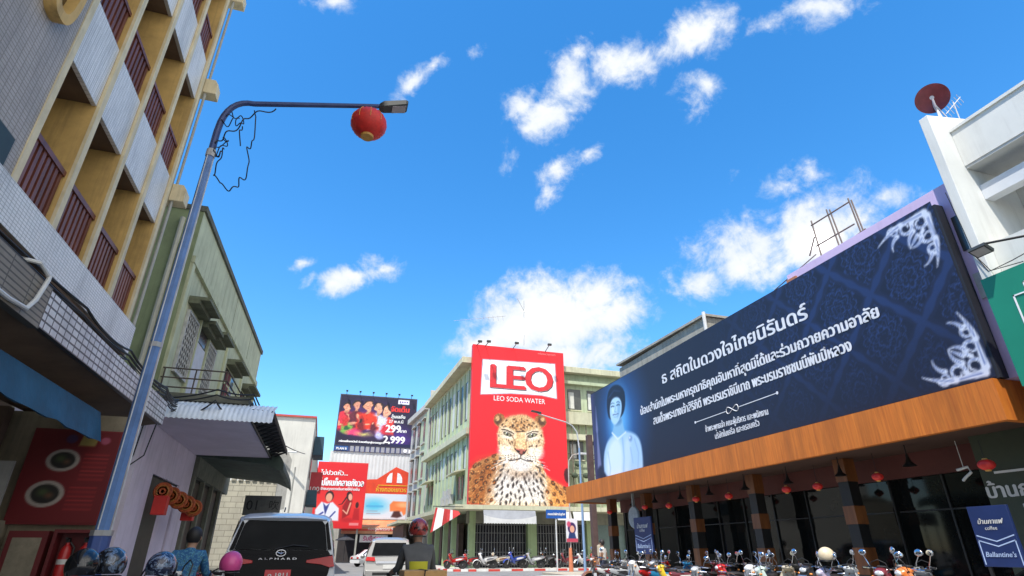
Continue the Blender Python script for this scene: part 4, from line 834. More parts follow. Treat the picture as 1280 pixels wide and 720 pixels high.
# the leopard board
LB = thing('advertisement_board', 'giant bright red board with white lettering panel and a seated leopard', 'billboard', (15, 45.9, 4.6))
lx0, lx1, lz0, lz1 = 10.72, 19.3, 4.62, 17.9
W_, H_ = lx1-lx0, lz1-lz0
g = MB(); g.box(lx0, lx1, 45.72, 46.2, lz0, lz1); g.build('panel', mat('board_red', (.62, .012, .018), .5), LB)
def leopard():
    p = Pic(W_, H_, 22, (228, 22, 36)); w = W_; h = H_
    Z = lambda x, y: ((x-33)/402*w, (690-y)/668*h)       # sheet positions measured on an enlarged view
    S = w/402
    p.put(np.clip(p.rs.rand(1, 1), 0, 0), (0, 0, 0))
    p.poly([Z(75, 88), Z(395, 78), Z(398, 240), Z(330, 230), Z(200, 232), Z(70, 246)], (236, 236, 240)); p.line([Z(75, 88), Z(395, 78), Z(398, 240), Z(330, 230), Z(200, 232), Z(70, 246), Z(75, 88)], 3*S, (150, 150, 165))
    p.warp(.022, 2.2, 4); p.warp(.012, .5, 9)
    body = [Z(148, 485), Z(112, 505), Z(70, 520), Z(40, 552), Z(22, 600), Z(16, 700), Z(450, 700), Z(445, 625), Z(400, 605), Z(358, 588), Z(335, 555), Z(318, 500)]
    fur = (196, 146, 92)
    p.poly(p.smooth(body, 1), fur, soft=.18)
    p.poly([Z(35, 560), Z(75, 525), Z(130, 510), Z(150, 560), Z(120, 640), Z(90, 700), Z(16, 700)], (150, 86, 38), soft=1.3)
    p.poly([Z(345, 590), Z(400, 612), Z(450, 640), Z(450, 700), Z(330, 700)], (206, 140, 70), soft=.9)
    p.poly([Z(165, 535), Z(215, 560), Z(300, 545), Z(335, 600), Z(350, 690), Z(110, 700), Z(125, 610)], (214, 206, 198), soft=1.1)
    rs = np.random.RandomState(3)
    # fur strokes
    for k in range(420):
        x = rs.uniform(20, 445); y = rs.uniform(500, 690); q = Z(x, y); m = p.rs
        a = math.atan2(y-430, x-235)+rs.uniform(-.3, .3); l = rs.uniform(8, 18)
        q2 = Z(x+l*math.cos(a), y+l*math.sin(a)); mid = 135 < x < 340
        col = (236, 230, 222) if mid else ((226, 172, 110) if rs.rand() < .5 else (150, 78, 30))
        inside = np.array(p.mask_pt(body, q))
        if inside: p.line([q, q2], .09, col, .02, al=.55)
    # rosettes
    pts = []
    for k in range(900):
        x = rs.uniform(24, 442); y = rs.uniform(500, 688)
        if not p.mask_pt(body, Z(x, y)): continue
        if (x-238)**2/100**2+(y-445)**2/118**2 < 1: continue
        mind = 17 if 140 < x < 335 else 22
        if all((x-a)**2+(y-b)**2 > mind**2 for a, b in pts): pts.append((x, y))
    for x, y in pts:
        a = math.degrees(math.atan2(y-430, x-235)); mid = 135 < x < 335; q = Z(x, y)
        if mid: p.ell(q[0], q[1], rs.uniform(6, 10)*S, rs.uniform(2.8, 4.6)*S, (44, 36, 36), -a+rs.uniform(-25, 25), soft=.08)
        else:
            r1, r2 = rs.uniform(8, 11)*S, rs.uniform(5.5, 7.5)*S
            p.ell(q[0], q[1], r1, r2, (52, 28, 16), -a, soft=.08); p.ell(q[0], q[1], r1*.5, r2*.45, (168, 92, 36), -a, soft=.08)
            b = R(rs.uniform(0, 360)); p.ell(q[0]+r1*.8*math.cos(b), q[1]+r2*.8*math.sin(b), r1*.3, r2*.35, fur, soft=.06)
    # head
    for (ex, ey, s_) in ((150, 352, -1), (323, 343, 1)):
        c = Z(ex, ey); p.ell(c[0], c[1], 25*S, 26*S, (150, 92, 50), soft=.1); p.ell(c[0]+4*S*s_, c[1]-2*S, 15*S, 16*S, (70, 42, 30), soft=.2); p.ell(c[0]+9*S*s_, c[1]+6*S, 9*S, 9*S, (205, 160, 110), soft=.1)
    c = Z(238, 435); p.ell(c[0], c[1]+12*S, 98*S, 94*S, (206, 172, 130), soft=.2); p.ell(c[0], c[1]+52*S, 62*S, 40*S, (196, 142, 86), soft=1.2); p.poly([Z(150, 430), Z(165, 500), Z(200, 548), Z(240, 560), Z(280, 545), Z(315, 495), Z(330, 430), Z(240, 380)], (222, 188, 146), soft=.5)
    p.ell(*Z(236, 520), 55*S, 36*S, (226, 220, 212), soft=.5); p.ell(*Z(178, 480), 30*S, 24*S, (238, 226, 208), soft=.5); p.ell(*Z(300, 480), 30*S, 24*S, (238, 226, 208), soft=.5)
    p.poly([Z(216, 400), Z(258, 400), Z(266, 470), Z(238, 482), Z(210, 470)], (226, 182, 128), soft=.3); p.line([Z(238, 405), Z(238, 455)], 10*S, (238, 204, 160), 22*S, al=.6, soft=.3)
    for k in range(520):      # fine fur lying outward over the head
        a = rs.uniform(0, 2*math.pi); r = rs.uniform(.1, 1)**.6; x = 238+98*r*math.cos(a); y = 432+98*r*math.sin(a); l = rs.uniform(5, 12)
        b = math.atan2(y-470, x-238)+rs.uniform(-.35, .35); col = [(246, 226, 196), (178, 122, 72), (232, 200, 160)][rs.randint(3)]
        p.line([Z(x, y), Z(x+l*math.cos(b), y+l*math.sin(b))], .055, col, .02, al=.5)
    for k in range(150):      # head spots
        a = rs.uniform(0, 2*math.pi); r = rs.uniform(.15, 1)
        x = 238+95*r*math.cos(a); y = 424+92*r*math.sin(a)
        if (abs(x-238) < 30 and y > 395) or (y > 455 and abs(x-238) < 66): continue
        if (abs(abs(x-236)-52) < 30 and abs(y-408) < 22): continue
        q = Z(x, y); p.ell(q[0], q[1], rs.uniform(3.4, 5.6)*S, rs.uniform(2.0, 3.2)*S, (58, 36, 24), -math.degrees(math.atan2(y-420, x-238))+90, soft=.07)
    for s_, ex in ((-1, 184), (1, 288)):
        p.ell(*Z(ex, 400), 28*S, 14*S, (236, 222, 198), s_*14, soft=.3); p.ell(*Z(ex, 420), 24*S, 8*S, (240, 230, 212), s_*8, soft=.3); p.ell(*Z(ex, 409), 19*S, 7.5*S, (45, 30, 24), s_*14); p.ell(*Z(ex, 409.5), 13*S, 5.6*S, (150, 150, 118), s_*10); p.ell(*Z(ex, 409), 4.6*S, 5.4*S, (15, 12, 12)); p.ell(*Z(ex-3, 405), 2*S, 2*S, (255, 255, 255))
        p.line([Z(ex-24, 398+6*s_), Z(ex, 394), Z(ex+24, 398-6*s_)], 5*S, (55, 36, 26)); p.line([Z(ex-s_*20, 412), Z(ex-s_*30, 440), Z(ex-s_*26, 462)], 5*S, (120, 80, 52), al=.6)
        for k in range(5): p.line([Z(238+s_*(26+k*7), 492+k*7), Z(238+s_*(80+k*10), 488+k*16)], 2.2*S, (250, 250, 248), 1*S)
        for k in range(3):
            for j in range(4): p.ell(*Z(238+s_*(28+j*11), 490+k*9+j*2), 2.2*S, 1.8*S, (50, 36, 32))
    p.poly([Z(212, 468), Z(264, 468), Z(252, 484), Z(238, 494), Z(225, 484)], (178, 96, 84), soft=.1); p.line([Z(213, 468), Z(226, 482), Z(238, 492), Z(251, 482), Z(263, 468)], 4*S, (30, 20, 20)); p.ell(*Z(227, 478), 5*S, 3*S, (25, 16, 16)); p.ell(*Z(249, 478), 5*S, 3*S, (25, 16, 16))
    p.line([Z(238, 492), Z(238, 506)], 4*S, (35, 24, 24)); p.line([Z(190, 516), Z(214, 514), Z(238, 506), Z(262, 514), Z(286, 514)], 4*S, (35, 24, 24)); p.ell(*Z(238, 538), 34*S, 16*S, (222, 214, 208), soft=.2)
    p.ell(*Z(240, 572), 60*S, 14*S, (150, 120, 96), soft=.5, al=.5)
    p.ell(*Z(432, 566), 14*S, 26*S, (60, 12, 20), soft=.1)
    red = (p.C[..., 0] > .8) & (p.C[..., 1] < .25); low = (p.Y < (690-320)/668*h) & ~red; p.grain(.30, low.astype(float)); p.grain(.03)
    return p
def _mask_pt(s, poly, q):
    x, y = q; ins = False; n = len(poly)
    for k in range(n):
        (ax, ay), (bx, by) = poly[k], poly[(k+1) % n]
        if (ay > y) != (by > y) and x < (bx-ax)*(y-ay)/(by-ay)+ax: ins = not ins
    return ins
Pic.mask_pt = _mask_pt
leopard().build('printed_picture', LB, (lx0, 45.71, lz0), F, U)
ll = mat('logo_red', (.62, .02, .03), .5); lk = mat('logo_black', (.03, .02, .025), .5); lw_ = mat('print_white', (.8, .8, .8))
zl = lz0+(690-212)/668*H_; xl = lambda x: lx0+(x-33)/402*W_
for ch, xa, xb in (('L', 106, 170), ('E', 176, 250), ('O', 256, 372)):
    hh = 104/668*H_ + (.1 if ch == 'O' else 0)
    text(ch, lk, LB, (xl(xa)+.07, 45.70, zl-.07), F, U, width=xl(xb)-xl(xa), height=hh, bold=.24, lift=.004, name='logo_shadow')
    text(ch, lw_, LB, (xl(xa)-.03, 45.70, zl-.02), F, U, width=xl(xb)-xl(xa), height=hh, bold=.28, lift=.012, name='logo_outline')
    text(ch, ll, LB, (xl(xa)+.02, 45.70, zl), F, U, width=xl(xb)-xl(xa), height=hh, bold=.24, lift=.02, name='logo_letter')
text('LEO SODA WATER', lw_, LB, (xl(125), 45.70, lz0+(690-268)/668*H_), F, U, width=xl(345)-xl(125), height=.42, lift=.01)
text('เครื่องหมายการค้า', mat('pale_red_ink', (.7, .25, .25), .5), LB, (xl(318), 45.70, lz0+(690-40)/668*H_), F, U, width=1.7, lift=.01)
for i, (px, py) in enumerate(((600, 428), (611, 428), (646, 430), (687, 432))):
    q = ony(px, py, 44.6); t = thing('floodlight', ['leftmost floodlight on an arm above the leopard board', 'floodlight close beside the leftmost one above the leopard board', 'floodlight over the middle of the leopard board', 'floodlight nearest the right corner of the leopard board'][i], 'lamp', (q.x, 44.6, q.z), 'floodlights above the leopard board')
    g = MB(); g.box(q.x-.18, q.x+.18, 44.5, 44.68, q.z-.0, q.z+.18); g.build('lamp_box', mat('dark_housing', (.035, .04, .04)), t, bevel=.02)
    g = MB(); g.tube([(q.x, 44.75, q.z+.05), (q.x, 45.9, 17.85)], .035, 6); g.build('arm', bk, t)
an = thing('roof_antenna', 'thin rooftop television aerial above the leopard board', 'antenna', (15.8, 48, 16.8)); g = MB()
q0, q1 = ony(655, 432, 48), ony(655, 376, 48); g.tube([q0, q1], .03, 5); g.tube([ony(646, 372, 48), ony(659, 396, 48)], .025, 5); g.tube([ony(645, 408, 48), ony(658, 398, 48)], .02, 5); g.tube([ony(652, 420, 48), ony(658, 405, 48)], .02, 5)
g.tube([ony(600, 398, 48), ony(632, 395, 48)], .02, 5); g.tube([ony(567, 401, 48), ony(600, 398, 48)], .015, 5)
for k in range(5): g.tube([ony(604+k*6, 394+k*.2, 48), ony(605+k*6, 401, 48)], .014, 4)
g.build('mast', mat('grey_pipe', (.33, .33, .3)), an)
# grey shophouse past the green one
N_ = thing('grey_shophouse', 'grey weathered four storey shophouse left of the pale green corner building', 'building', (11, 70, 0))
gw = mat('grey_render', (.3, .29, .26), .9, 0, .2, 3, streak=.5); gw2 = mat('light_grey_render', (.42, .41, .37), .9, 0, .15, .8, streak=.5)
g = MB(); g.prism([(10.45, 64.6, 0), (18, 64.6, 0), (18, 76, 0), (9.8, 76, 0)], (0, 0, 17.6)); g.build('wall', gw2, N_); g = MB(); g.prism([(9.9, 66.4, 16.6), (10.5, 66.4, 16.6), (9.9, 76.2, 16.6), (9.2, 76.2, 16.6)], (0, 0, .6)); g.build('eave', gw2, N_)
g = MB(); g.box(10.2, 11, 64.3, 64.65, 3, 18.4); g.build('pier', gw2, N_)
for z in (12.9, 8.9, 5.0):
    for y in (67.0, 70.0, 73.0):
        x = 10.45-.057*(y-64.6); g = MB(); g.box(x-.12, x+.05, y, y+1.7, z, z+2.7); g.build('window', dw, N_); g = MB(); g.box(x-.3, x+.02, y-.2, y+1.9, z-.22, z-.04); g.build('sill', gw2, N_); g = MB(); g.box(x-.35, x+.02, y-.2, y+1.9, z+2.75, z+2.9); g.build('lintel', gw2, N_)
g = MB(); g.box(7.6, 10, 64.8, 76, 4.0, 4.25); g.build('canopy_slab', cream, N_)
g = MB(); g.box(8.4, 8.7, 66, 76, .12, 3.9); g.build('shopfront', mat('brown_shop', (.09, .06, .045)), N_)
# ================================================================ RESTAURANT with the long banner, right
V_ = (0, -1, 0)                       # reading direction of signs on the right-hand street front
owood = wood('orange_wood_cladding', (.46, .115, .010), (.66, .20, .020), (1, 3.4, .10), 5, .6)
dwood = wood('pillar_wood', (.13, .042, .012), (.24, .085, .024), (1.5, 1.5, .15), 4, .45)
maroon = mat('maroon_band', (.10, .026, .02), .7, 0, .2, 1.5); blackp = mat('black_pillar_paint', (.012, .011, .01), .5, 0, .3, 3)
Q = thing('restaurant', 'dark glass fronted restaurant under a long orange wood canopy', 'building', (14.5, 18, 0))
g = MB(); g.box(12.92, 13.1, 7.8, 31, 3.74, 4.6); g.box(13.1, 15.7, 7.8, 7.95, 3.74, 4.6); g.box(13.1, 15.7, 30.85, 31, 3.74, 4.6); g.build('fascia', owood, Q)
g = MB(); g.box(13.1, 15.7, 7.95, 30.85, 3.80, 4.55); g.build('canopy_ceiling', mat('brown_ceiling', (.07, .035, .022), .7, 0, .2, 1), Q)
g = MB(); g.box(15.3, 15.7, 7.95, 29.2, 3.18, 3.797); g.build('lintel', maroon, Q)
g = MB(); g.box(15.45, 15.49, 9.7, 29.2, .14, 3.18); g.build('glazing', mat('smoked_glass', (.006, .007, .007), .05, 0, .4, 1.2, spec=.22), Q)
g = MB()
for k in range(13): g.box(15.40, 15.447, 9.7+k*1.6, 9.75+k*1.6, .14, 3.18)
for k in range(6): g.box(15.41, 15.446, 9.8+k*3.2, 12.8+k*3.2, 2.3, 2.34)
g.build('mullion', blackp, Q)
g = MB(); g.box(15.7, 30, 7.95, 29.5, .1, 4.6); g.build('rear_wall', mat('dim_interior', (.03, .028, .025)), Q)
for y in (13.45, 17.4, 21.15, 25.0, 28.6):
    g = MB(); g.m(0).box(14.32, 14.68, y-.18, y+.18, .14, 3.797)
    for z0, z1 in ((3.16, 3.795), (2.02, 2.50), (.75, 1.42)): g.m(1).box(14.30, 14.70, y-.2, y+.2, z0, z1)
    g.build('pillar', [blackp, dwood], Q)
g = MB(); g.box(14.4, 15.44, 7.96, 9.66, .14, 3.798); o = g.build('green_wall', mat('dark_green_wall', (.045, .055, .032), .7, 0, .15, 1.5), Q)
cw = mat('sign_cream', (.62, .6, .55), .5); blk = mat('cable_black', (.012, .012, .013))
def onp(px, py, X): return onx(px, py, X)
a = onp(1236, 622, 14.4); text('บ้านกาแฟ', cw, Q, (14.395, a.y, 2.42), V_, U, width=1.6, bold=.035, lift=.01)
text('Baan', cw, Q, (14.395, 9.0, 2.1), V_, U, width=.42, bold=.015, lift=.01)
g = MB(); g.box(14.38, 14.393, 8.0, 9.35, 2.92, 2.97); g.build('sign_flourish', cw, Q)
lt = MB(); q = onp(1206, 590, 14.0); lt.tube([q+Vector((0, .16, .06)), q+Vector((0, -.1, .1)), q+Vector((0, -.14, -.02)), q+Vector((0, .02, -.12)), q+Vector((0, .1, -.18))], .03, 6); lt.tube([q+Vector((0, .0, .1)), q+Vector((0, 0, .7))], .008, 5)
single('hanging_letter', lt, cw, 'white hooked letter sign hanging in the dark opening by the green wall', 'sign')
# rooftop pieces
U1 = thing('lilac_building', 'lilac painted upper storey rising just behind the near end of the banner', 'building', (18, 10, 4.6))
g = MB(); g.box(13.36, 26, 7.3, 12.8, 4.61, 9.42); g.build('wall', mat('lilac_paint', (.60, .47, .68), .8, 0, .06, 1, streak=.12), U1)
g = MB(); g.box(13.33, 13.358, 7.4, 7.66, 7.6, 8.5); g.build('window', dkg, U1); g = MB(); g.box(13.32, 13.357, 7.38, 7.66, 6.4, 7.0); g.build('vent_grille', mat('lattice_white', (.42, .42, .4)), U1)
U2 = MB(); U2.box(13.62, 26, 17.5, 24.9, 4.61, 9.85); U2.prism([(13.5, 17.4, 9.85), (26, 17.4, 9.85), (26, 25, 10.0), (13.5, 25, 10.0)], (0, 0, .1)); single('concrete_parapet_block', U2, mat('bare_concrete', (.33, .31, .26), .9, 0, .2, 1.2, streak=.6, bump=.3), 'grey bare concrete roof block rising behind the middle of the banner', 'building')
pp = MB(); a = onx(883, 399, 13.55); pp.tube([(13.5, 17.42, 8.5), (13.5, 17.42, 10.0)], .07); single('white_pipe', pp, mat('white_plastic', (.6, .6, .58)), 'short white pipe at the corner of the concrete roof block', 'pipe')
SF = MB()
def sf(a, b, r=.025): SF.tube([onx(*a, 13.9), onx(*b, 13.9)], r, 5)
for a, b in (((1014, 276), (1030, 330)), ((1033, 262), (1053, 318)), ((1037, 262), (1057, 315)), ((1060, 248), (1080, 300)), ((1064, 250), (1083, 298)), ((1014, 282), (1062, 252)), ((1020, 308), (1068, 280)), ((1026, 328), (1082, 286)), ((1012, 320), (1018, 296))): sf(a, b)
sf((968, 363), (1020, 318), .018); single('roof_scaffold', SF, mat('rusty_steel', (.17, .13, .11), .7, .2, .3, 6), 'rusty open scaffold frame standing on the roof behind the banner', 'frame')
cp_ = MB(); q = onx(992, 350, 13.4); cp_.box(q.x-.1, q.x+.15, q.y-.2, q.y+.2, q.z-.4, q.z+.05); single('roof_box', cp_, mat('terracotta_paint', (.42, .17, .09), .8), 'small terracotta coloured box on the roof edge at the lilac wall end', 'box')

# the banner
BN = thing('banner', 'long navy mourning banner with white Thai text, ornament and a portrait of a lady', 'banner', (13.1, 17.5, 4.6))
BY0, BY1 = 7.78, 27.3; BZ0, BZ1 = 4.64, 9.0
BW, BH = BY1-BY0, BZ1-BZ0
g = MB(); g.prism([(13.06, BY0-.06, BZ0-.03), (13.06, BY1+.06, BZ0-.03), (13.06, BY1+.06, BZ1+.06), (13.06, BY0-.06, BZ1-.12)], (.26, 0, 0)); g.build('backing_frame', mat('black_frame', (.015, .016, .022), .6), BN)
def S(px, py): q = onx(px, py, 13.0); return (BY1-q.y, q.z-BZ0)
def banner():
    p = Pic(BW, BH, 30, (25, 25, 42)); X, Y = p.X, p.Y
    # dark lower right, lattice of leaf lozenges on the right
    cx, cy = S(1134, 346); A, Bv = 1.08, 1.18
    u = (X-cx)/A; v = (Y-cy)/Bv
    fade = np.clip((X-10.0)/5.5, 0, 1)*np.clip((Y+.4)/2.6, 0, 1)
    def wrap(t): return np.abs((t+1) % 2-1)
    r = (wrap(u+v)+0, wrap(u-v)); d = np.minimum(1-np.maximum(r[0], 0), 1-r[1])
    dl = np.minimum(np.abs(((u+v)+1) % 2-0), 9)
    e1 = np.minimum((u+v+1) % 2, 2-((u+v+1) % 2)); e2 = np.minimum((u-v+1) % 2, 2-((u-v+1) % 2)); edge = np.minimum(e1, e2)
    wob = .05*np.sin(9*u)*np.cos(9*v)
    band = np.clip((.11+wob-edge)/.06+.5, 0, 1); p.put(fade*.8, (26, 33, 62)); p.put(band*fade*.7, (36, 56, 104))
    # leaf scrollwork inside each lozenge
    uu = ((u+v+1) % 2)-1; vv = ((u-v+1) % 2)-1; px_ = (uu+vv)/2; py_ = (uu-vv)/2
    rr = np.hypot(px_*1.25, py_); th = np.arctan2(py_, px_)
    inner = np.maximum(np.abs(uu), np.abs(vv)); ins = np.clip((.80-inner)/.05, 0, 1)*fade
    p.put(ins*.75, (19, 22, 42))
    # flame-leaf motif: rings of pointed leaves with a fine outline, thinning to the middle
    def leaves(n, r_, amp, wdt, col, ph=0, al=.9):
        edge_ = r_+amp*np.abs(np.cos(th*n/2+ph))**.6*np.sign(1); p.put(np.clip((wdt-np.abs(rr-edge_))/.03, 0, 1)*ins*al, col)
    for k, (n, r_, amp) in enumerate(((14, .52, .18), (10, .34, .14), (6, .15, .10))): leaves(n, r_, amp, .03, (46, 68, 122), k*.5)
    hatch = np.sin(rr*46+3.5*np.sin(th*9)); p.put(np.clip((hatch-.35)/.3, 0, 1)*ins*.6*np.clip((.60-rr)/.05, 0, 1), (38, 56, 102))
    sw_ = np.sin(px_*22+3*np.sin(py_*9))*np.sin(py_*20+3*np.sin(px_*9)); p.put(np.clip((sw_-.28)/.15, 0, 1)*ins*.8*np.clip((rr-.62)/.04, 0, 1), (40, 58, 106))
    p.put(np.clip((np.sin(u*31+3*np.sin(v*9))*np.sin(v*27+3*np.sin(u*8))-.4)/.2, 0, 1)*band*fade*.35, (28, 46, 92))
    # vivid glow behind the portrait
    hx, hy = S(770, 520); p.put(np.clip(1.15-np.hypot((X-hx-.2)/2.9, (Y-hy+.3)/3.4), 0, 1)**1.3*.95, (40, 120, 205)); p.put(np.clip(1-np.hypot((X-hx-.1)/1.5, (Y-hy+.2)/2.3), 0, 1)**1.2*.9, (140, 215, 245))
    p.put(np.clip(1-X/.6, 0, 1)*.8, (70, 60, 110))
    return p
p = banner()
def sp(pts): return [S(*q) for q in pts]
# portrait of a lady in a pale blouse with dark swept up hair
def sm(pts, it=2): return p.smooth(sp(pts), it)
p.poly(sm([(755, 600), (753, 572), (757, 553), (765, 543), (774, 539), (784, 539), (793, 542), (799, 550), (802, 566), (803, 592), (800, 600)]), (176, 208, 234), soft=.16)
p.poly(sm([(757, 598), (757, 570), (762, 553), (770, 545), (776, 556), (778, 575), (776, 597)]), (218, 234, 246), soft=.35)
p.poly(sm([(779, 548), (786, 548), (788, 570), (785, 592), (779, 595)], 2), (200, 222, 240), soft=.3)
for q_ in ([(792, 549), (797, 566), (796, 590)], [(777, 548), (779, 572), (778, 594)], [(759, 566), (762, 585), (761, 598)], [(787, 560), (790, 578)]): p.line(sp(q_), .07, (120, 160, 200), .02, al=.6, soft=.14)
p.ell(*S(787, 548), .16, .13, (126, 156, 198), soft=.12); p.ell(*S(786, 547), .06, .05, (220, 232, 244), soft=.05)
p.poly(sm([(766, 522), (776, 518), (778, 534), (781, 541), (772, 548), (764, 541), (766, 533)]), (136, 186, 216), soft=.12); p.poly(sm([(766, 526), (776, 521), (776, 529), (768, 533)]), (84, 130, 172), soft=.18, al=.8)
p.line(sp([(764, 541), (771, 549), (781, 540)]), .09, (232, 242, 250), .06, soft=.08)
p.poly(sm([(760, 524), (757.5, 512), (757.5, 498), (760, 487), (766, 481), (773, 481), (779, 487), (780.5, 498), (780, 510), (777, 519), (772, 524), (766, 524)], 1), (10, 18, 38), soft=.10)
p.line(sp([(760, 497), (766, 488), (774, 489)]), .08, (58, 88, 130), .02, al=.6, soft=.1)
p.poly(sm([(761, 511), (762.5, 501), (766.5, 496.5), (772, 496), (775.8, 502), (776, 513), (774, 522), (770.5, 529), (767.3, 531.5), (763.6, 528), (761.3, 520)]), (182, 216, 234), soft=.10)
p.poly(sm([(770.5, 500), (774, 502), (775, 509), (773.5, 518), (770, 524.5), (770.5, 514)]), (128, 172, 204), soft=.16, al=.75); p.ell(*S(765, 513), .10, .14, (212, 234, 244), soft=.14)
for q_ in ([(762.8, 508.6), (764.6, 507.6), (766.6, 508)], [(769.6, 506.6), (771.4, 505.6), (773.4, 506)]): p.line(sp(q_), .055, (34, 56, 92), .04, soft=.05)
for q_ in ([(762.4, 505.2), (764.6, 503.6), (766.8, 504.3)], [(769.4, 502.8), (771.6, 501.8), (773.8, 503)]): p.line(sp(q_), .035, (50, 74, 112), .02, soft=.05)
p.line(sp([(767.8, 506.5), (768.2, 511), (767, 514.4), (769, 515)]), .04, (110, 156, 190), .05, al=.8, soft=.06); p.line(sp([(765, 518.8), (766.8, 518), (768.4, 518.2), (770.6, 517), (772, 517)]), .05, (84, 98, 146), .03, soft=.05); p.line(sp([(766, 521), (768.5, 521.6), (770.6, 520)]), .03, (130, 166, 196), soft=.06)
# faint lady and spire motif at the far edge
p.poly([(.3, .5), (.42, 2.2), (.36, 2.4), (.5, 3.6), (.62, 2.4), (.56, 2.2), (.75, .6)], (150, 150, 190), soft=.15, al=.7)
# pale flame ornaments in the two right-hand corners
def flame(pt, ang, L, w, curl, c=(205, 212, 228)):
    q = []; x, y = pt; a = R(ang)
    for k in range(13):
        q.append((x, y)); x += L/12*math.cos(a); y += L/12*math.sin(a); a += R(curl)/12
    p.line(q, w, c, .02, soft=.05); p.line(q[1:9], w*.22, (70, 90, 150), .02, al=.75, soft=.04)
def curl(cx, cy, r, a0, sw, w, c=(205, 212, 228)):
    q = [(cx+r*(1-.62*k/14)*math.cos(R(a0+sw*k/14)), cy+r*(1-.62*k/14)*math.sin(R(a0+sw*k/14))) for k in range(15)]
    p.line(q, w, c, w*.35, soft=.04); p.line(q[1:12], w*.2, (78, 100, 160), w*.08, al=.8, soft=.03)
def corner(cx, cy, fy):
    K_ = .64
    def P_(x, y): return (cx+x*K_, cy+fy*y*K_)
    for (x, y, r, a0, sw, w) in ((-.45, .42, .36, 200, 420, .20), (-1.05, .34, .30, -20, 380, .17), (-1.55, .26, .24, 190, 360, .14), (-.34, 1.05, .30, 250, -400, .17), (-.30, 1.6, .24, 80, 380, .14)):
        q = P_(x, y); curl(q[0], q[1], r*K_, a0*fy, sw*fy, w*.62)
    for (x, y, ang, L, w, cu) in ((-.2, .12, 178, 1.5, .26, 10), (-1.2, .12, 172, 1.2, .22, -25), (-.8, .62, 150, .7, .2, -70), (-1.45, .5, 160, .65, .17, -80), (-.12, .3, 92, 1.3, .26, -8), (-.12, 1.3, 96, 1.1, .22, 20), (-.55, 1.0, 125, .6, .18, 70), (-.4, 1.75, 112, .6, .16, 60), (-.7, .85, 140, .5, .16, 0)):
        q = P_(x, y); flame(q, ang*fy, L*K_, w*.7, cu*fy)
corner(BW-.05, .06, 1); corner(BW-.1, BH-.1, -1)
p.build('printed_sheet', BN, (13.05, BY1, BZ0), V_, U)
tw = mat('banner_white', (.74, .74, .76), .5)
def bline(s, a, b, bold, h=None):
    A, B_ = onx(*a, 13.0), onx(*b, 13.0); wid = (A-B_).length
    text(s, tw, BN, (13.045, A.y, A.z), (0, B_.y-A.y, B_.z-A.z), (0, 0, 1), width=wid, height=h, bold=bold, lift=.006)
bline('ธ สถิตในดวงใจไทยนิรันดร์', (827, 480), (1008, 398), .05, .46)
bline('น้อมสำนึกในพระมหากรุณาธิคุณอันหาที่สุดมิได้และร่วมถวายความอาลัย', (800, 519), (1097, 396), .045, .33)
bline('สมเด็จพระนางเจ้าสิริกิติ์ พระบรมราชินีนาถ พระบรมราชชนนีพันปีหลวง', (816, 531), (1063, 438), .04, .33)
bline('ข้าพระพุทธเจ้า คณะผู้บริหาร และพนักงาน', (881, 540), (959, 518), .02, .2); bline('บริษัทในเครือ และครอบครัว', (893, 549), (948, 532), .02, .2)
A, B_ = onx(868, 528, 13.0), onx(970, 491, 13.0); g = MB(); dd = (B_-A)
for t0, t1 in ((0, .42), (.58, 1)): a, b = A+dd*t0, A+dd*t1; g.prism([(13.04, a.y, a.z-.012), (13.04, b.y, b.z-.012), (13.04, b.y, b.z+.012), (13.04, a.y, a.z+.012)], (.003, 0, 0))
for t in (0, 1): q = A+dd*t; g.lathe([(.001, 0), (.05, 0), (.05, .004), (.001, .004)], (13.038, q.y, q.z), 'x', 10)
c = A+dd*.5; g.tube([(13.04, c.y+.32*math.cos(t)*1.0, c.z+.11*math.sin(2*t)-.3*math.cos(t)*dd.z/dd.y*-1*0) for t in np.linspace(0, 2*math.pi, 25)], .014, 4); g.build('divider_line', tw, BN)

# pendant lamps and lanterns under the canopy
pend = [(1135, 575), (1050, 590), (984, 597), (931, 608), (886, 612), (850, 616), (818, 622), (790, 627)]
words = ['nearest', 'second', 'third', 'fourth', 'fifth', 'sixth', 'seventh', 'farthest']
bell = None
for i, (px, py) in enumerate(pend):
    q = onx(px, py, 14.0); lab = '%s black bell pendant lamp from the near end under the orange canopy' % words[i] if 0 < i < 7 else ('black bell pendant lamp nearest the camera under the orange canopy' if i == 0 else 'farthest black bell pendant lamp under the orange canopy')
    if bell is None:
        bell = thing('pendant_lamp', lab, 'lamp', (0, 0, 0), 'black pendant lamps under the canopy'); g = MB(); g.lathe([(.16, 0), (.145, .03), (.07, .10), (.04, .2), (.025, .3), (.001, .31)], n=20); g.lathe([(.158, .0), (.14, .02), (.001, .09)], n=20); g.build('lamp_shade', mat('black_enamel', (.012, .012, .012), .4, 0, .2, 4), bell, smooth=True)
        g = MB(); g.tube([(0, 0, .3), (0, 0, .52)], .012, 5); g.build('stem', blk, bell); o = bell
    else: o = copy_tree(bell); o['label'] = lab
    o.location = (14.0, q.y, 3.28)
lan = [(1097, 596), (1022, 608), (983, 612), (911, 620), (870, 624), (836, 632), (806, 634), (762, 640)]
r0 = None
for i, (px, py) in enumerate(lan):
    q = onx(px, py, 13.6); lab = '%s small red lantern from the near end in the row under the orange canopy' % words[i] if 0 < i < 7 else ('small red lantern nearest the camera in the row under the orange canopy' if i == 0 else 'small red lantern at the far end of the orange canopy row')
    if r0 is None: r0 = globe_lantern('lantern', (0, 0, 0), .135, lab, 'red lanterns under the canopy', cord=.5, flat=.72); o = r0
    else: o = copy_tree(r0); o['label'] = lab
    o.location = (13.6, q.y, q.z)
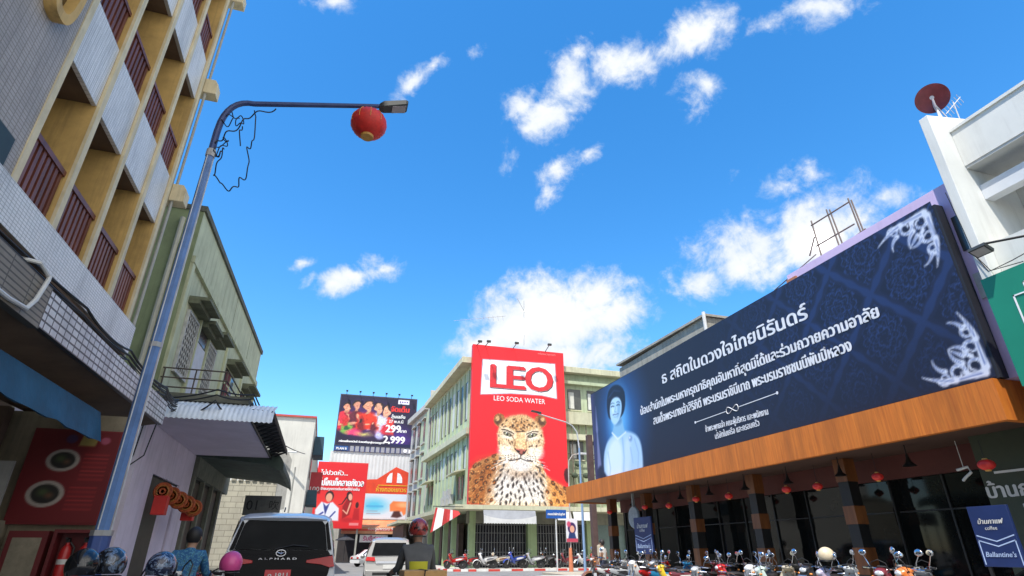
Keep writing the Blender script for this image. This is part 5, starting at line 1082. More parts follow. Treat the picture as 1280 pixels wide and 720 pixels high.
q = onx(1233, 581, 13.4); globe_lantern('lantern', (13.4, q.y, q.z), .16, 'largest looking red lantern, hanging in front of the dark green wall', 'red lanterns under the canopy', cord=.4, flat=.7)
# blue sign boards
def blue_sign(c, w, h, label, s=1.0):
    t = thing('sign_board', label, 'sign', (c[0], c[1], c[2]-h/2)); x, y, z = c; nb = mat('royal_blue_board', (.010, .024, .10), .5, 0, .15, 2)
    g = MB(); g.box(x, x+.07, y-w/2, y+w/2, z-h/2, z+h/2); g.build('panel', nb, t, bevel=.005)
    g = MB(); pl = mat('pale_blue_line', (.4, .5, .7), .5)
    for (za, zb) in ((.02, -.08), (-.06, -.16)):
        for s_ in (1, -1): g.prism([(x-.004, y+s_*w*.46, z+h*za), (x-.004, y, z+h*zb), (x-.004, y, z+h*zb-.022), (x-.004, y+s_*w*.46, z+h*za-.022)], (.003, 0, 0))
    for s_ in (1, -1): g.prism([(x-.004, y+s_*w*.46, z-h*.06), (x-.004, y+s_*w*.46, z-h*.47), (x-.004, y+s_*(w*.46-.02), z-h*.47), (x-.004, y+s_*(w*.46-.02), z-h*.06)], (.003, 0, 0))
    g.build('line_pattern', pl, t)
    text('บ้านกาแฟ', cw, t, (x-.005, y+w*.32, z+h*.2), V_, U, width=w*.64, bold=.01, lift=.004, shear=.3); text('coffee', cw, t, (x-.005, y+w*.18, z+h*.1), V_, U, width=w*.3, lift=.004)
    text("Ballantine's", pl, t, (x-.005, y+w*.38, z-h*.34), V_, U, width=w*.74, bold=.006, lift=.004, shear=.25)
    g = MB()
    for s_ in (1, -1): g.box(x+.01, x+.06, y+s_*w*.4-.03, y+s_*w*.4+.03, .13, z-h/2)
    g.build('leg', blackp, t)
blue_sign((13.2, 8.98, 1.62), .80, 1.15, 'royal blue sign board with pale chevron lines beside the dark green wall'); blue_sign((13.6, 24.0, 1.95), 1.5, 1.5, 'royal blue chevron sign board at the far end of the restaurant')
ws = MB(); ws.lathe([(.46, -.06), (.5, 0), (.46, .06)], (13.9, 25.2, 2.75), 'x', 24); ws.box(13.85, 13.95, 25.15, 25.25, 3.2, 3.8); single('round_sign', ws, mat('pale_ring_sign', (.25, .27, .27), .5, 0, .3, 4), 'round hanging sign at the far end under the canopy', 'sign')

# ================================================================ WHITE BUILDING, right edge
WB_ = thing('white_modern_building', 'white concrete building with deep eaves and a tall party wall fin at the right edge', 'building', (14, 4, 0))
wc = mat('white_concrete', (.66, .66, .62), .8, 0, .07, .8, streak=.28, grime=(.3, .29, .26), bump=.08); wc2 = mat('inner_white', (.5, .5, .48), .85, 0, .08, 1, streak=.3, grime=(.2, .19, .17))
g = MB(); g.prism([(12.9, 7.06, .1), (15.6, 7.06, .1), (15.6, 7.06, 9.6), (14.6, 7.06, 10.6), (14.6, 7.06, 11.35), (12.9, 7.06, 11.04)], (0, .22, 0)); g.build('party_wall', wc, WB_, bevel=.01)
g = MB(); g.box(13.5, 13.8, -9, 7.055, 9.62, 10.62); g.box(13.46, 13.84, -9, 7.055, 10.623, 10.70); g.box(13.8, 14.6, -9, 7.055, 10.2, 10.6); g.build('parapet', wc, WB_)
g = MB(); g.box(13.52, 15.2, -9, 7.055, 9.55, 9.617); g.build('eave_soffit', wc2, WB_)
g = MB(); g.box(13.72, 14.0, -9, 7.055, 8.72, 9.1); g.build('beam', mat('cool_white', (.6, .62, .65), .8, 0, .08, 1), WB_)
g = MB(); g.box(15.0, 26, -9, 7.055, 0, 9.55); g.build('rear_wall', wc2, WB_)
g = MB(); g.box(14.96, 14.998, 1.2, 6.4, 7.6, 9.0); g.m(1).box(14.93, 14.958, 1.5, 6.1, 7.8, 8.8); g.build('window', [mat('dark_frame', (.05, .05, .045), .6), mat('stained_panel', (.36, .34, .28), .6, 0, .2, 2, streak=.5)], WB_)
g = MB(); g.box(13.25, 15.0, -9, 7.055, 6.55, 7.45); g.build('spandrel', wc, WB_)
g = MB(); g.box(13.1, 15.0, -9, 7.055, 3.6, 4.2); g.build('canopy_beam', wc, WB_)
g = MB(); g.box(12.95, 13.2, 6.6, 7.25, .1, 3.59); g.build('pier', wc, WB_)
g = MB(); g.box(14.4, 14.5, -9, 7.2, .1, 3.59); g.build('shopfront', mat('dark_shop_glass', (.03, .03, .035)), WB_)
GSN = thing('shop_sign', 'big emerald green sign with white overlapping line frames on the white building', 'sign', (12.8, 4, 4.25)); g = MB(); g.box(12.7, 12.95, -2, 7.2, 4.25, 6.55); g.build('panel', mat('emerald_panel', (.01, .22, .135), .5, 0, .06, 1), GSN)
g = MB(); wl = mat('print_white', (.8, .8, .8))
def fr(y0, y1, z0, z1, t=.028):
    for (a, b, c, d) in ((y0, y1, z0, z0+t), (y0, y1, z1-t, z1), (y0, y0+t, z0, z1), (y1-t, y1, z0, z1)): g.box(12.685, 12.697, a, b, c, d)
fr(5.2, 6.75, 4.8, 6.0); fr(5.0, 6.5, 5.0, 6.2); fr(4.8, 6.3, 4.95, 6.42); g.build('line_frame', wl, GSN)
fl = thing('floodlight', 'black floodlight on a long arm above the emerald green sign', 'lamp', (12.4, 6.7, 7)); q = onx(1226, 313, 12.5)
g = MB(); mtx = Matrix.Translation(q) @ Matrix.Rotation(R(25), 4, 'Y'); g.box(-.13, .13, -.17, .17, -.04, .04, mtx); g.m(1).box(-.1, .1, -.14, .14, -.046, -.042, mtx); g.build('lamp_box', [mat('dark_housing', (.035, .04, .04)), mat('grey_lens', (.32, .3, .31))], fl)
g = MB(); g.tube([q+Vector((0, .1, .06)), q+Vector((.05, -.1, .12)), (13.24, 5.4, 7.0)], .025, 6); g.build('arm', bk, fl)
for i, lab in enumerate(('thin black wire drooping down the white party wall', 'slack black wire near the floodlight on the white building')):
    g = MB(); pts = [(12.88, 7.3, 8.9), (12.86, 7.24, 8.0), (12.87, 7.22, 7.2), (12.9, 7.1, 6.75), (13.0, 6.5, 6.7)] if i == 0 else [(12.86, 7.25, 7.3), (12.8, 7.0, 6.7), (12.85, 6.6, 6.75), (13.2, 6.0, 7.0)]; g.tube(pts, .01, 5); single('wire', g, blk, lab, 'wire', smooth=True)
DS = thing('satellite_dish', 'dark red satellite dish on top of the white party wall', 'satellite dish', (14.2, 7.45, 11.25))
c = Vector((14.2, 7.5, 12.35)); look = (Vector((0, 0, EYE))-c).normalized(); look = (look+Vector((-.05, -.02, .04))).normalized(); MT = look.to_track_quat('Z', 'Y').to_matrix().to_4x4()
g = MB(); g.lathe([(.001, -.12), (.14, -.105), (.26, -.06), (.37, .0), (.39, .01), (.37, -.02), (.26, -.08), (.14, -.125), (.001, -.14)], c, 'z', 36, MT); g.build('dish', mat('dark_red_mesh', (.16, .025, .03), .55, .1, .25, 5), DS, smooth=True)
g = MB(); f_ = c+look*.42; g.tube([c+MT.to_3x3() @ Vector((0, -.34, 0)), f_], .022, 6); g.tube([f_-look*.06, f_+look*.04], .05, 10); g.build('feed_arm', mat('pale_grey_metal', (.5, .5, .5), .5), DS)
g = MB(); b0 = c-look*.16; g.tube([b0, b0+Vector((.02, .03, -.25)), (14.22, 7.45, 11.3)], .035, 8); g.tube([b0+Vector((0, 0, -.2)), (13.95, 7.4, 11.25)], .015, 5); g.tube([b0+Vector((0, 0, -.2)), (14.5, 7.4, 11.33)], .015, 5); g.build('mast', mat('pale_grey_metal', (.5, .5, .5)), DS)
AE = MB(); q = Vector((14.75, 7.4, 11.4)); AE.tube([q, q+Vector((.05, 0, .9))], .014, 5); AE.tube([q+Vector((-.45, 0, .35)), q+Vector((.45, 0, 1.2))], .012, 5)
for k in range(6): h = q+Vector((-.35+.15*k, 0, .45+.14*k)); AE.tube([h+Vector((-.08, 0, .1)), h+Vector((.1, 0, -.13))], .007, 4)
single('roof_antenna', AE, mat('pale_grey_metal', (.5, .5, .5)), 'thin comb aerial beside the red satellite dish', 'antenna')

# ================================================================ STREET FURNITURE at the crossing
g = MB(); g.prism([(13.2, 31.8, -.01), (40, 31.8, -.01), (40, 36.6, -.01), (13.8, 36.6, -.01), (13.2, 36, -.01)], (0, 0, .14)); struct('pavement', g, mat('beige_pavers', (.38, .33, .25), .85, 0, .15, 2))
LP = thing('street_lamp', 'tall light blue street lamp at the crossing reaching over the leopard board', 'street lamp', (16.1, 36, .12)); lbp = mat('light_blue_pole', (.22, .33, .5), .45, .1, .15, 2)
g = MB(); b = Vector((16.1, 36, .13)); k1, k2, k3, k4 = ony(724, 560, 36), ony(721, 540, 36), ony(708, 528, 36), ony(672, 517, 36)
g.tube([b, b+Vector((0, 0, 4)), k1], .09, 10, .06); g.build('pole', lbp, LP, smooth=True); g = MB(); g.tube([k1, k1.lerp(k2, .5)+Vector((0, 0, .05)), k2, k2.lerp(k3, .5)+Vector((.05, 0, .1)), k3, k4], .05, 8, .04); a_ = g.build('arm', mat('pale_grey_metal', (.5, .5, .5)), LP, smooth=True)
g = MB(); h = k4; g.loft([[h+Vector((.25, -.1, .0)), h+Vector((.25, .1, 0)), h+Vector((.25, .1, .12)), h+Vector((.25, -.1, .12))], [h+Vector((-.45, -.15, .12)), h+Vector((-.45, .15, .12)), h+Vector((-.45, .15, .2)), h+Vector((-.45, -.15, .2))]]); g.build('lamp_head', mat('dark_housing', (.035, .04, .04)), LP, bevel=.01)
L2 = thing('street_lamp', 'slim grey street lamp with painted orange foot behind the light blue one', 'street lamp', (15.95, 38, .12)); b = Vector((15.95, 37.9, .0))
g = MB(); g.tube([b, (16.05, 37.9, 6.6)], .06, 8, .045); g.build('pole', mat('weathered_pole', (.42, .36, .32), .6, 0, .2, 3), L2, smooth=True); g = MB(); g.lathe([(.16, 0), (.1, 1.5), (.001, 1.5)], (15.95, 37.9, .0)); g.build('painted_foot', mat('orange_paint', (.62, .2, .09), .6, 0, .2, 3), L2, smooth=True)
g = MB(); g.tube([(16.05, 37.9, 6.55), (16.1, 37.9, 7.1), (16.4, 37.9, 7.5), (16.95, 37.9, 7.62)], .035, 8); g.build('arm', mat('weathered_pole', (.42, .36, .32)), L2, smooth=True); g = MB(); g.box(16.85, 17.5, 37.8, 38.0, 7.56, 7.7); g.build('lamp_head', mat('pale_grey_metal', (.5, .5, .5)), L2, bevel=.02)
PO = thing('poster', 'small portrait poster tied to the slim grey street lamp', 'poster', (16.05, 37.8, 1.9)); p = Pic(.82, 1.45, 50, (225, 222, 226)); p.ell(.41, .85, .3, .36, (60, 40, 90), soft=.05); p.ell(.43, .8, .17, .22, (222, 165, 140)); p.poly([(.1, .1), (.2, .55), (.62, .55), (.74, .1)], (40, 60, 110), soft=.05); p.rect(0, .82, 0, .22, (190, 70, 90)); p.ell(.2, 1.1, .14, .18, (200, 80, 110), soft=.08)
g = MB(); g.box(15.65, 16.47, 37.78, 37.82, 1.85, 3.3); g.build('panel', mat('print_white', (.8, .8, .8)), PO); p.build('printed_portrait', PO, (15.65, 37.775, 1.85), F, U)
SS = thing('street_name_sign', 'small blue street name sign on a thin white post', 'sign', (15, 38, 0)); g = MB(); g.tube([(15.02, 38, 0), (15.02, 38, 3.4)], .05, 8); g.build('post', mat('white_plastic', (.6, .6, .58)), SS); g = MB(); g.box(14.3, 15.75, 37.93, 37.96, 3.3, 3.85); g.build('panel', mat('street_sign_blue', (.02, .1, .38), .4), SS); text('ถนนนิพัทธ์อุทิศ', wl, SS, (14.4, 37.92, 3.5), F, U, width=1.25, bold=.02)
UP = MB(); UP.prism([(16.5, 35.4, 0), (16.85, 35.4, 0), (16.85, 35.75, 0), (16.5, 35.75, 0)], (0, 0, 8.5)); single('utility_pole', UP, mat('dark_brown_pole', (.085, .05, .045), .85, 0, .3, 2, streak=.4), 'dark brown square utility pole at the far end of the orange canopy', 'pole')
for i, (x, h_) in enumerate(((16.3, 1.5),)):
    bl_ = MB(); bl_.lathe([(.16, 0), (.14, h_), (.001, h_+.05)], (x, 34.2, .13)); single('bollard', bl_, mat('beige_post', (.42, .36, .26), .8, 0, .3, 4), 'short beige post standing before the dark utility pole', 'bollard', smooth=True)
# ================================================================ MOTORBIKES
rubber = mat('tyre_rubber', (.018, .018, .018), .85); chrome = mat('chrome', (.6, .6, .62), .12, 1, .05, 3); mgrey = mat('engine_grey', (.14, .14, .14), .45, .6, .2, 6)
seatm = mat('black_vinyl', (.014, .013, .013), .5, 0, .2, 6); mirrorm = mat('mirror_glass', (.75, .8, .85), .05, 1, .02, 2); plateS = mat('white_plate', (.65, .65, .63), .5)
lens = mat('headlight_lens', (.75, .77, .78), .08, .3, .05, 5); tailm = mat('tail_lens_red', (.45, .012, .012), .15); amber = mat('amber_lens', (.7, .22, .02), .2); bplast = mat('black_plastic', (.015, .015, .015), .5)
def paint(name, c, coat=.6): return mat(name, c, .3, 0, .06, 3, coat=coat)
BASE = paint('scooter_base_paint', (.5, .02, .02)); BASE2 = paint('scooter_trim_paint', (.55, .55, .55))
def make_scooter(mirrors=True):
    t = thing('motorbike', 'motorbike', 'motorbike', (0, 0, 0))
    for y, nm in ((.62, 'f'), (-.62, 'r')):
        g = MB(); g.lathe([(.215, -.04), (.26, -.045), (.285, -.02), (.285, .02), (.26, .045), (.215, .04)], (0, y, .285), 'x', 28); w = g.build('tyre', rubber, t, smooth=True)
        g = MB(); g.lathe([(.19, -.03), (.215, -.035), (.215, .035), (.19, .03)], (0, y, .285), 'x', 28); g.lathe([(.001, -.06), (.05, -.06), (.05, .06), (.001, .06)], (0, y, .285), 'x', 14)
        for k in range(6):
            a = 2*math.pi*k/6; g.tube([(0, y+.04*math.cos(a), .285+.04*math.sin(a)), (0, y+.2*math.cos(a), .285+.2*math.sin(a))], .014, 5)
        g.build('rim', mgrey, w)
    g = MB()
    for s in (-1, 1): g.tube([(s*.075, .62, .285), (s*.07, .40, .85)], .024, 8)
    g.build('fork', chrome, t, smooth=True)
    def fender(y, r, a0, a1, w, name, m):
        g = MB(); rows = []
        for k in range(13):
            a = R(a0+(a1-a0)*k/12); yy, zz = y+r*math.cos(a), .285+r*math.sin(a); rows.append([(-w, yy*1, zz-.03), (-w*.7, y+(r+.02)*math.cos(a), .285+(r+.02)*math.sin(a)), (w*.7, y+(r+.02)*math.cos(a), .285+(r+.02)*math.sin(a)), (w, yy, zz-.03), (w*.7, yy, zz), (-w*.7, yy, zz)])
        g.loft(rows); g.build(name, m, t, smooth=True)
    fender(.62, .315, 15, 165, .075, 'front_fender', BASE); fender(-.62, .33, 95, 200, .08, 'rear_fender', bplast)
    # leg shield: swept panel with rolled sides
    g = MB(); rows = []
    for k in range(9):
        u = k/8; y = .50-.36*u+.05*math.sin(u*3.1); z = .98-.66*u; w = .13+.15*math.sin(min(1, u*1.5)*1.57)-.05*max(0, u-.7)/.3
        rows.append([(-w, y-.13, z), (-w*.75, y-.01, z+.01), (0, y+.05, z+.015), (w*.75, y-.01, z+.01), (w, y-.13, z), (w*.72, y-.045, z), (0, y-.01, z), (-w*.72, y-.045, z)])
    g.loft(rows); g.build('leg_shield', BASE, t, smooth=True, angle=60)
    g = MB(); rows = []
    for (y, z, w, h) in ((.535, .955, .05, .035), (.505, .96, .095, .062), (.42, .985, .115, .075), (.32, 1.0, .11, .06), (.26, 1.0, .06, .035)): rows.append([(w*math.cos(a), y, z+h*math.sin(a)) for a in np.linspace(0, 2*math.pi, 14, endpoint=False)])
    g.loft(rows); g.build('cowl', BASE, t, smooth=True, angle=70)
    g = MB(); g.ball((0, .505, .962), .082, .045, .05, 16, 8); g.build('headlight', lens, t, smooth=True)
    g = MB(); g.box(-.075, .075, .27, .37, 1.055, 1.085); g.build('instrument', bplast, t, bevel=.01)
    for s in (-1, 1): g = MB(); g.ball((s*.13, .45, .90), .035, .035, .022, 10, 6); g.build('indicator', amber, t, smooth=True)
    g = MB(); g.tube([(-.36, .22, 1.03), (-.22, .30, 1.045), (0, .34, 1.03), (.22, .30, 1.045), (.36, .22, 1.03)], .013, 8)
    for s in (-1, 1): g.tube([(s*.20, .36, 1.035), (s*.34, .29, 1.035)], .008, 5); g.box(s*.2-.025, s*.2+.025, .28, .345, 1.02, 1.075)
    g.build('handlebar', chrome, t, smooth=True)
    for s in (-1, 1): g = MB(); g.tube([(s*.25, .284, 1.043), (s*.37, .214, 1.03)], .021, 8); g.build('grip', rubber, t, smooth=True)
    if mirrors:
        for s in (-1, 1):
            g = MB(); g.tube([(s*.2, .31, 1.05), (s*.235, .33, 1.14), (s*.30, .31, 1.25)], .0075, 6); st_ = g.build('mirror_stem', chrome, t, smooth=True)
            mt = Matrix.Rotation(R(s*-12), 4, 'Z') @ Matrix.Rotation(R(10), 4, 'X')
            g = MB(); g.ball((s*.305, .31, 1.29), .072, .022, .055, 18, 8, mt); g.m(1).lathe([(.001, 0), (.9, 0), (.9, .02), (.001, .02)], (s*.305, .287, 1.29), 'y', 18, Matrix.Rotation(R(s*-12), 4, 'Z') @ Matrix.Diagonal((.072, .3, .052, 1)))
            g.build('mirror', [chrome, mirrorm], t, smooth=True)
    g = MB(); g.tube([(-.16, .43, .98), (-.12, .47, 1.14), (0, .48, 1.19), (.12, .47, 1.14), (.16, .43, .98)], .008, 5); g.tube([(-.05, .25, 1.0), (-.12, .42, 1.0), (-.06, .5, .86), (-.03, .45, .7)], .009, 5); g.tube([(.06, .25, 1.02), (.13, .40, 1.03), (.08, .49, .9), (.04, .44, .72)], .008, 5); g.build('brake_cable', bplast, t, smooth=True)
    g = MB(); rows = []
    for (y, z0, z1, w) in ((.22, .42, .60, .07), (.05, .45, .68, .11), (-.15, .48, .75, .14), (-.45, .55, .77, .14), (-.75, .63, .79, .11), (-.93, .70, .80, .06)):
        rows.append([(-w*.7, y, z0), (-w, y, (z0+z1)/2), (-w*.85, y, z1), (w*.85, y, z1), (w, y, (z0+z1)/2), (w*.7, y, z0)])
    g.loft(rows); g.build('body', BASE, t, smooth=True, angle=50)
    g = MB()
    for s in (-1, 1): g.prism([(s*.142, -.1, .56), (s*.142, -.5, .62), (s*.135, -.72, .71), (s*.142, -.4, .72), (s*.142, -.1, .66)], (s*.006, 0, 0))
    g.build('side_stripe', BASE2, t)
    g = MB(); rows = []
    for (y, z, w, h) in ((.12, .70, .07, .04), (.02, .745, .11, .05), (-.2, .77, .135, .055), (-.36, .79, .135, .06), (-.44, .815, .13, .06), (-.62, .825, .12, .05), (-.74, .82, .08, .03)): rows.append([(-w, y, z-.01), (-w*.9, y, z+h*.6), (-w*.5, y, z+h), (w*.5, y, z+h), (w*.9, y, z+h*.6), (w, y, z-.01)])
    g.loft(rows); g.build('seat', seatm, t, smooth=True, angle=60)
    g = MB(); g.tube([(-.13, -.6, .80), (-.13, -.8, .86), (0, -.9, .88), (.13, -.8, .86), (.13, -.6, .80)], .014, 7); g.build('grab_rail', chrome, t, smooth=True)
    g = MB(); g.ball((0, -.93, .75), .075, .03, .04, 12, 6); g.build('tail_light', tailm, t, smooth=True)
    g = MB(); g.box(-.10, .10, -1.0, -.99, .48, .63); g.build('number_plate', plateS, t)
    g = MB(); g.box(-.13, .13, -.12, .22, .22, .42); g.tube([(0, .1, .33), (0, .34, .36)], .075, 12); g.build('engine', mgrey, t, bevel=.03)
    g = MB(); g.tube([(.12, .2, .26), (.15, 0, .2), (.17, -.3, .24)], .02, 8); g.tube([(.17, -.28, .24), (.17, -.85, .36)], .045, 10); g.build('exhaust', chrome, t, smooth=True)
    g = MB(); g.tube([(-.26, .02, .26), (.26, .02, .26)], .016, 6); g.tube([(-.1, 0, .25), (-.2, -.1, .01)], .012, 5); g.build('foot_rest', bplast, t)
    return t
BIKE = make_scooter(); BIKE0 = make_scooter(False)
PC = {n: paint('paint_'+n, c) for n, c in dict(red=(.45, .015, .012), orange=(.70, .19, .035), maroon=(.16, .02, .03), white=(.7, .7, .68), black=(.016, .016, .018), yellow=(.68, .48, .03), silver=(.4, .41, .42), mint=(.46, .56, .5), blue=(.02, .06, .35), teal=(.02, .2, .4), grey=(.14, .14, .15), brown=(.2, .09, .05), cream=(.62, .55, .42), lilac=(.42, .38, .5), pink=(.6, .1, .25)).items()}
def bike(src, x, y, rz, c1, c2, label, group, z=0, first=False, lean=-4):
    o = src if first else copy_tree(src)
    sw = {BASE: PC[c1], BASE2: PC[c2]}
    def ap(q):
        if q.type == 'MESH':
            for i, s in enumerate(q.material_slots):
                if s.material in sw: m_ = sw[s.material]; s.link = 'OBJECT'; s.material = m_
        for ch in q.children: ap(ch)
    ap(o); o.location = (x, y, z); o.rotation_euler = (0, R(lean), R(rz)); o['label'] = label; o['group'] = group; k = .95+.1*rnd.random(); o.scale = (k, k*(.97+.06*rnd.random()), k*(.96+.09*rnd.random())); return o
GRP = 'motorbikes parked along the restaurant kerb'
row = [(9.9, 8.1, 78, 'orange', 'white', 'bright orange motorbike, nearest in the row by the restaurant'), (10.2, 9.1, 112, 'maroon', 'grey', 'maroon motorbike parked beside the bright orange one'), (10.0, 9.95, 74, 'lilac', 'white', 'pale lilac motorbike carrying the cream helmet'),
       (10.2, 10.8, 100, 'black', 'teal', 'black motorbike with teal stripe left of the cream helmet'), (9.9, 11.6, 66, 'mint', 'white', 'mint and white motorbike in the restaurant row'), (10.1, 12.5, 104, 'white', 'silver', 'white motorbike with silver stripe right of the red one'),
       (10.2, 13.5, 80, 'red', 'black', 'bright red motorbike in the middle of the restaurant row'), (10.0, 14.6, 108, 'silver', 'red', 'silver motorbike with red stripe between red and yellow ones'), (9.8, 15.7, 70, 'yellow', 'black', 'yellow motorbike in the restaurant row'),
       (10.2, 16.9, 95, 'grey', 'white', 'grey motorbike with white stripe just past the yellow one'), (10.0, 18.2, 120, 'white', 'red', 'white motorbike with red stripe turned toward the street'), (10.3, 19.6, 62, 'black', 'red', 'black motorbike with red stripe near the pedestrian'), (10.2, 21.2, 100, 'brown', 'cream', 'brown and cream motorbike last in the row by the pedestrian')]
extra_row = [(10.3, 8.65, -84, 'silver', 'blue', 'silver motorbike turned backwards between the orange and maroon ones'), (10.35, 10.4, -98, 'white', 'grey', 'white motorbike turned backwards just left of the cream helmet'), (10.3, 12.05, -80, 'cream', 'red', 'cream motorbike turned backwards beside the mint one'),
       (10.4, 13.0, -95, 'grey', 'red', 'grey motorbike with red stripe turned backwards, right of the red one'), (10.3, 14.05, -76, 'black', 'silver', 'black motorbike turned backwards just left of the red one'), (10.4, 15.15, -102, 'maroon', 'white', 'maroon motorbike turned backwards right of the yellow one'),
       (10.3, 16.3, -88, 'teal', 'white', 'teal motorbike turned backwards left of the yellow one'), (10.4, 17.5, -70, 'red', 'grey', 'red motorbike turned backwards in the far half of the row'), (10.3, 18.9, -96, 'silver', 'black', 'silver motorbike turned backwards near the far end of the row'), (10.4, 20.4, -84, 'white', 'maroon', 'white motorbike turned backwards near the pedestrian')]
for i, a in enumerate(row): bike(BIKE, *a, GRP)
for a in extra_row: bike(BIKE, *a, GRP)
GL = 'motorbikes parked before the green corner building'
row2 = [(9.6, 44.5, 60, 'red', 'white', 'red motorbike nearest the building corner under the flag banner'), (10.7, 44.6, 95, 'red', 'black', 'dark striped red motorbike second from the corner'), (11.8, 44.3, 85, 'white', 'grey', 'white motorbike before the first green pillar'), (12.9, 44.6, 70, 'cream', 'brown', 'cream and brown motorbike before the left folding grille'),
        (14.1, 44.4, 100, 'blue', 'white', 'blue and white motorbike under the grey awning'), (15.6, 44.5, 82, 'silver', 'white', 'silver motorbike left of the green middle pillar'), (16.7, 44.7, 110, 'black', 'grey', 'black motorbike in front of the green middle pillar'), (18.4, 44.5, 80, 'maroon', 'black', 'maroon motorbike right of the green middle pillar'), (19.6, 44.6, 120, 'white', 'maroon', 'white and maroon motorbike near the street name sign'), (20.9, 44.5, 65, 'red', 'grey', 'red and grey motorbike behind the poster lamp')]
for a in row2: bike(BIKE, *a, GL, z=.13)
GN = 'motorbikes at the left kerb near the camera'
bike(BIKE0, -2.0, 6.6, -70, 'black', 'blue', 'black motorbike with blue stripe carrying the leftmost helmet', GN); bike(BIKE0, -1.75, 7.35, -62, 'black', 'grey', 'black motorbike with grey stripe carrying the blue white helmet', GN)
bike(BIKE0, -1.05, 6.9, -20, 'white', 'blue', 'white motorbike with blue stripe carrying the pink helmet', GN)
# helmets
def helmet(name, c, r, m, label, rz=0, visor=True, trim=None, group=None, parent=None):
    t = thing(name, label, 'helmet', c, group) if parent is None else parent
    c = Vector(c); M = Matrix.Rotation(R(rz), 4, 'Z')
    g = MB(); rings = []
    for j in range(12):
        a = R(-32+(122)*j/11); cr = math.cos(a); rings.append([c+M @ Vector((r*cr*math.cos(b)*.93, r*cr*math.sin(b)*1.08, r*1.0*math.sin(a)+.02)) for b in np.linspace(0, 2*math.pi, 28, endpoint=False)])
    g.loft(rings); sh = g.build('helmet_shell' if parent is not None else 'shell', m, t, smooth=True)
    if visor:
        g = MB(); rows = []
        for b in np.linspace(R(25), R(155), 14): rows.append([c+M @ Vector((r*1.03*math.cos(b)*.93*k, r*1.03*math.sin(b)*1.08*k, z)) for k, z in ((1.0, -.35*r), (1.05, .0), (1.0, .42*r), (.97, .40*r), (1.0, 0), (.97, -.33*r))])
        g.loft(rows); g.build('visor', mat('dark_visor', (.02, .022, .03), .06, 0, .1, 3, spec=.8), sh, smooth=True)
    g = MB(); rows = []
    for b in np.linspace(0, 2*math.pi, 28, endpoint=True): rows.append([c+M @ Vector((r*kk*math.cos(b)*.93, r*kk*math.sin(b)*1.08, z)) for kk, z in ((.86, -.50*r), (.885, -.56*r), (.83, -.56*r), (.80, -.48*r))])
    g.loft(rows, True, False); g.build('rim', trim or bplast, sh, smooth=True)
    return t
def patterned(name, ca, cb, scale=9):
    m = bpy.data.materials.new(name); m.use_nodes = True; nt = m.node_tree; N = nt.nodes; L = nt.links; b = N['Principled BSDF']; b.inputs['Roughness'].default_value = .18; b.inputs['Coat Weight'].default_value = .7
    tc = N.new('ShaderNodeTexCoord'); n = N.new('ShaderNodeTexNoise'); n.inputs['Scale'].default_value = scale; n.inputs['Detail'].default_value = 2; n.inputs['Distortion'].default_value = 2.2; L.new(tc.outputs['Object'], n.inputs['Vector'])
    r = N.new('ShaderNodeValToRGB'); L.new(n.outputs['Fac'], r.inputs[0]); r.color_ramp.elements[0].position = .5; r.color_ramp.elements[0].color = (*ca, 1); r.color_ramp.elements[1].position = .56; r.color_ramp.elements[1].color = (*cb, 1); e = r.color_ramp.elements.new(.62); e.color = (*[v*.4 for v in cb], 1); L.new(r.outputs[0], b.inputs['Base Color']); return m
HG = 'helmets resting on motorbikes'
c = ony(138, 703, 6.5); helmet('helmet', (c.x, c.y, c.z-.035), .145, patterned('black_blue_white_graphic', (.012, .014, .02), (.16, .22, .32)), 'black helmet with pale blue graphics, leftmost at the bottom of the picture', 20, group=HG)
c = ony(202, 706, 7.0); helmet('helmet', (c.x, c.y, c.z-.035), .14, patterned('navy_white_graphic', (.015, .02, .05), (.25, .33, .48), 14), 'navy helmet with white graphics between the leftmost and pink helmets', -20, group=HG)
c = ony(104, 704, 6.3); helmet('helmet', (c.x, c.y, c.z-.04), .14, mat('gloss_black', (.01, .01, .012), .12, coat=.5), 'plain glossy black helmet at the foot of the blue pole', 10, group=HG)
c = ony(289, 703, 7.4); helmet('helmet', (c.x, c.y, c.z-.03), .125, mat('gloss_pink', (.62, .07, .25), .35, coat=.2), 'pink helmet resting on the white motorbike', 0, False, group=HG)
c = onx(1033, 694, 9.6); helmet('helmet', (c.x, c.y, c.z-.02), .15, mat('gloss_cream', (.62, .52, .36), .35, coat=.3), 'cream helmet resting on the pale lilac motorbike', 90, False, group=HG)

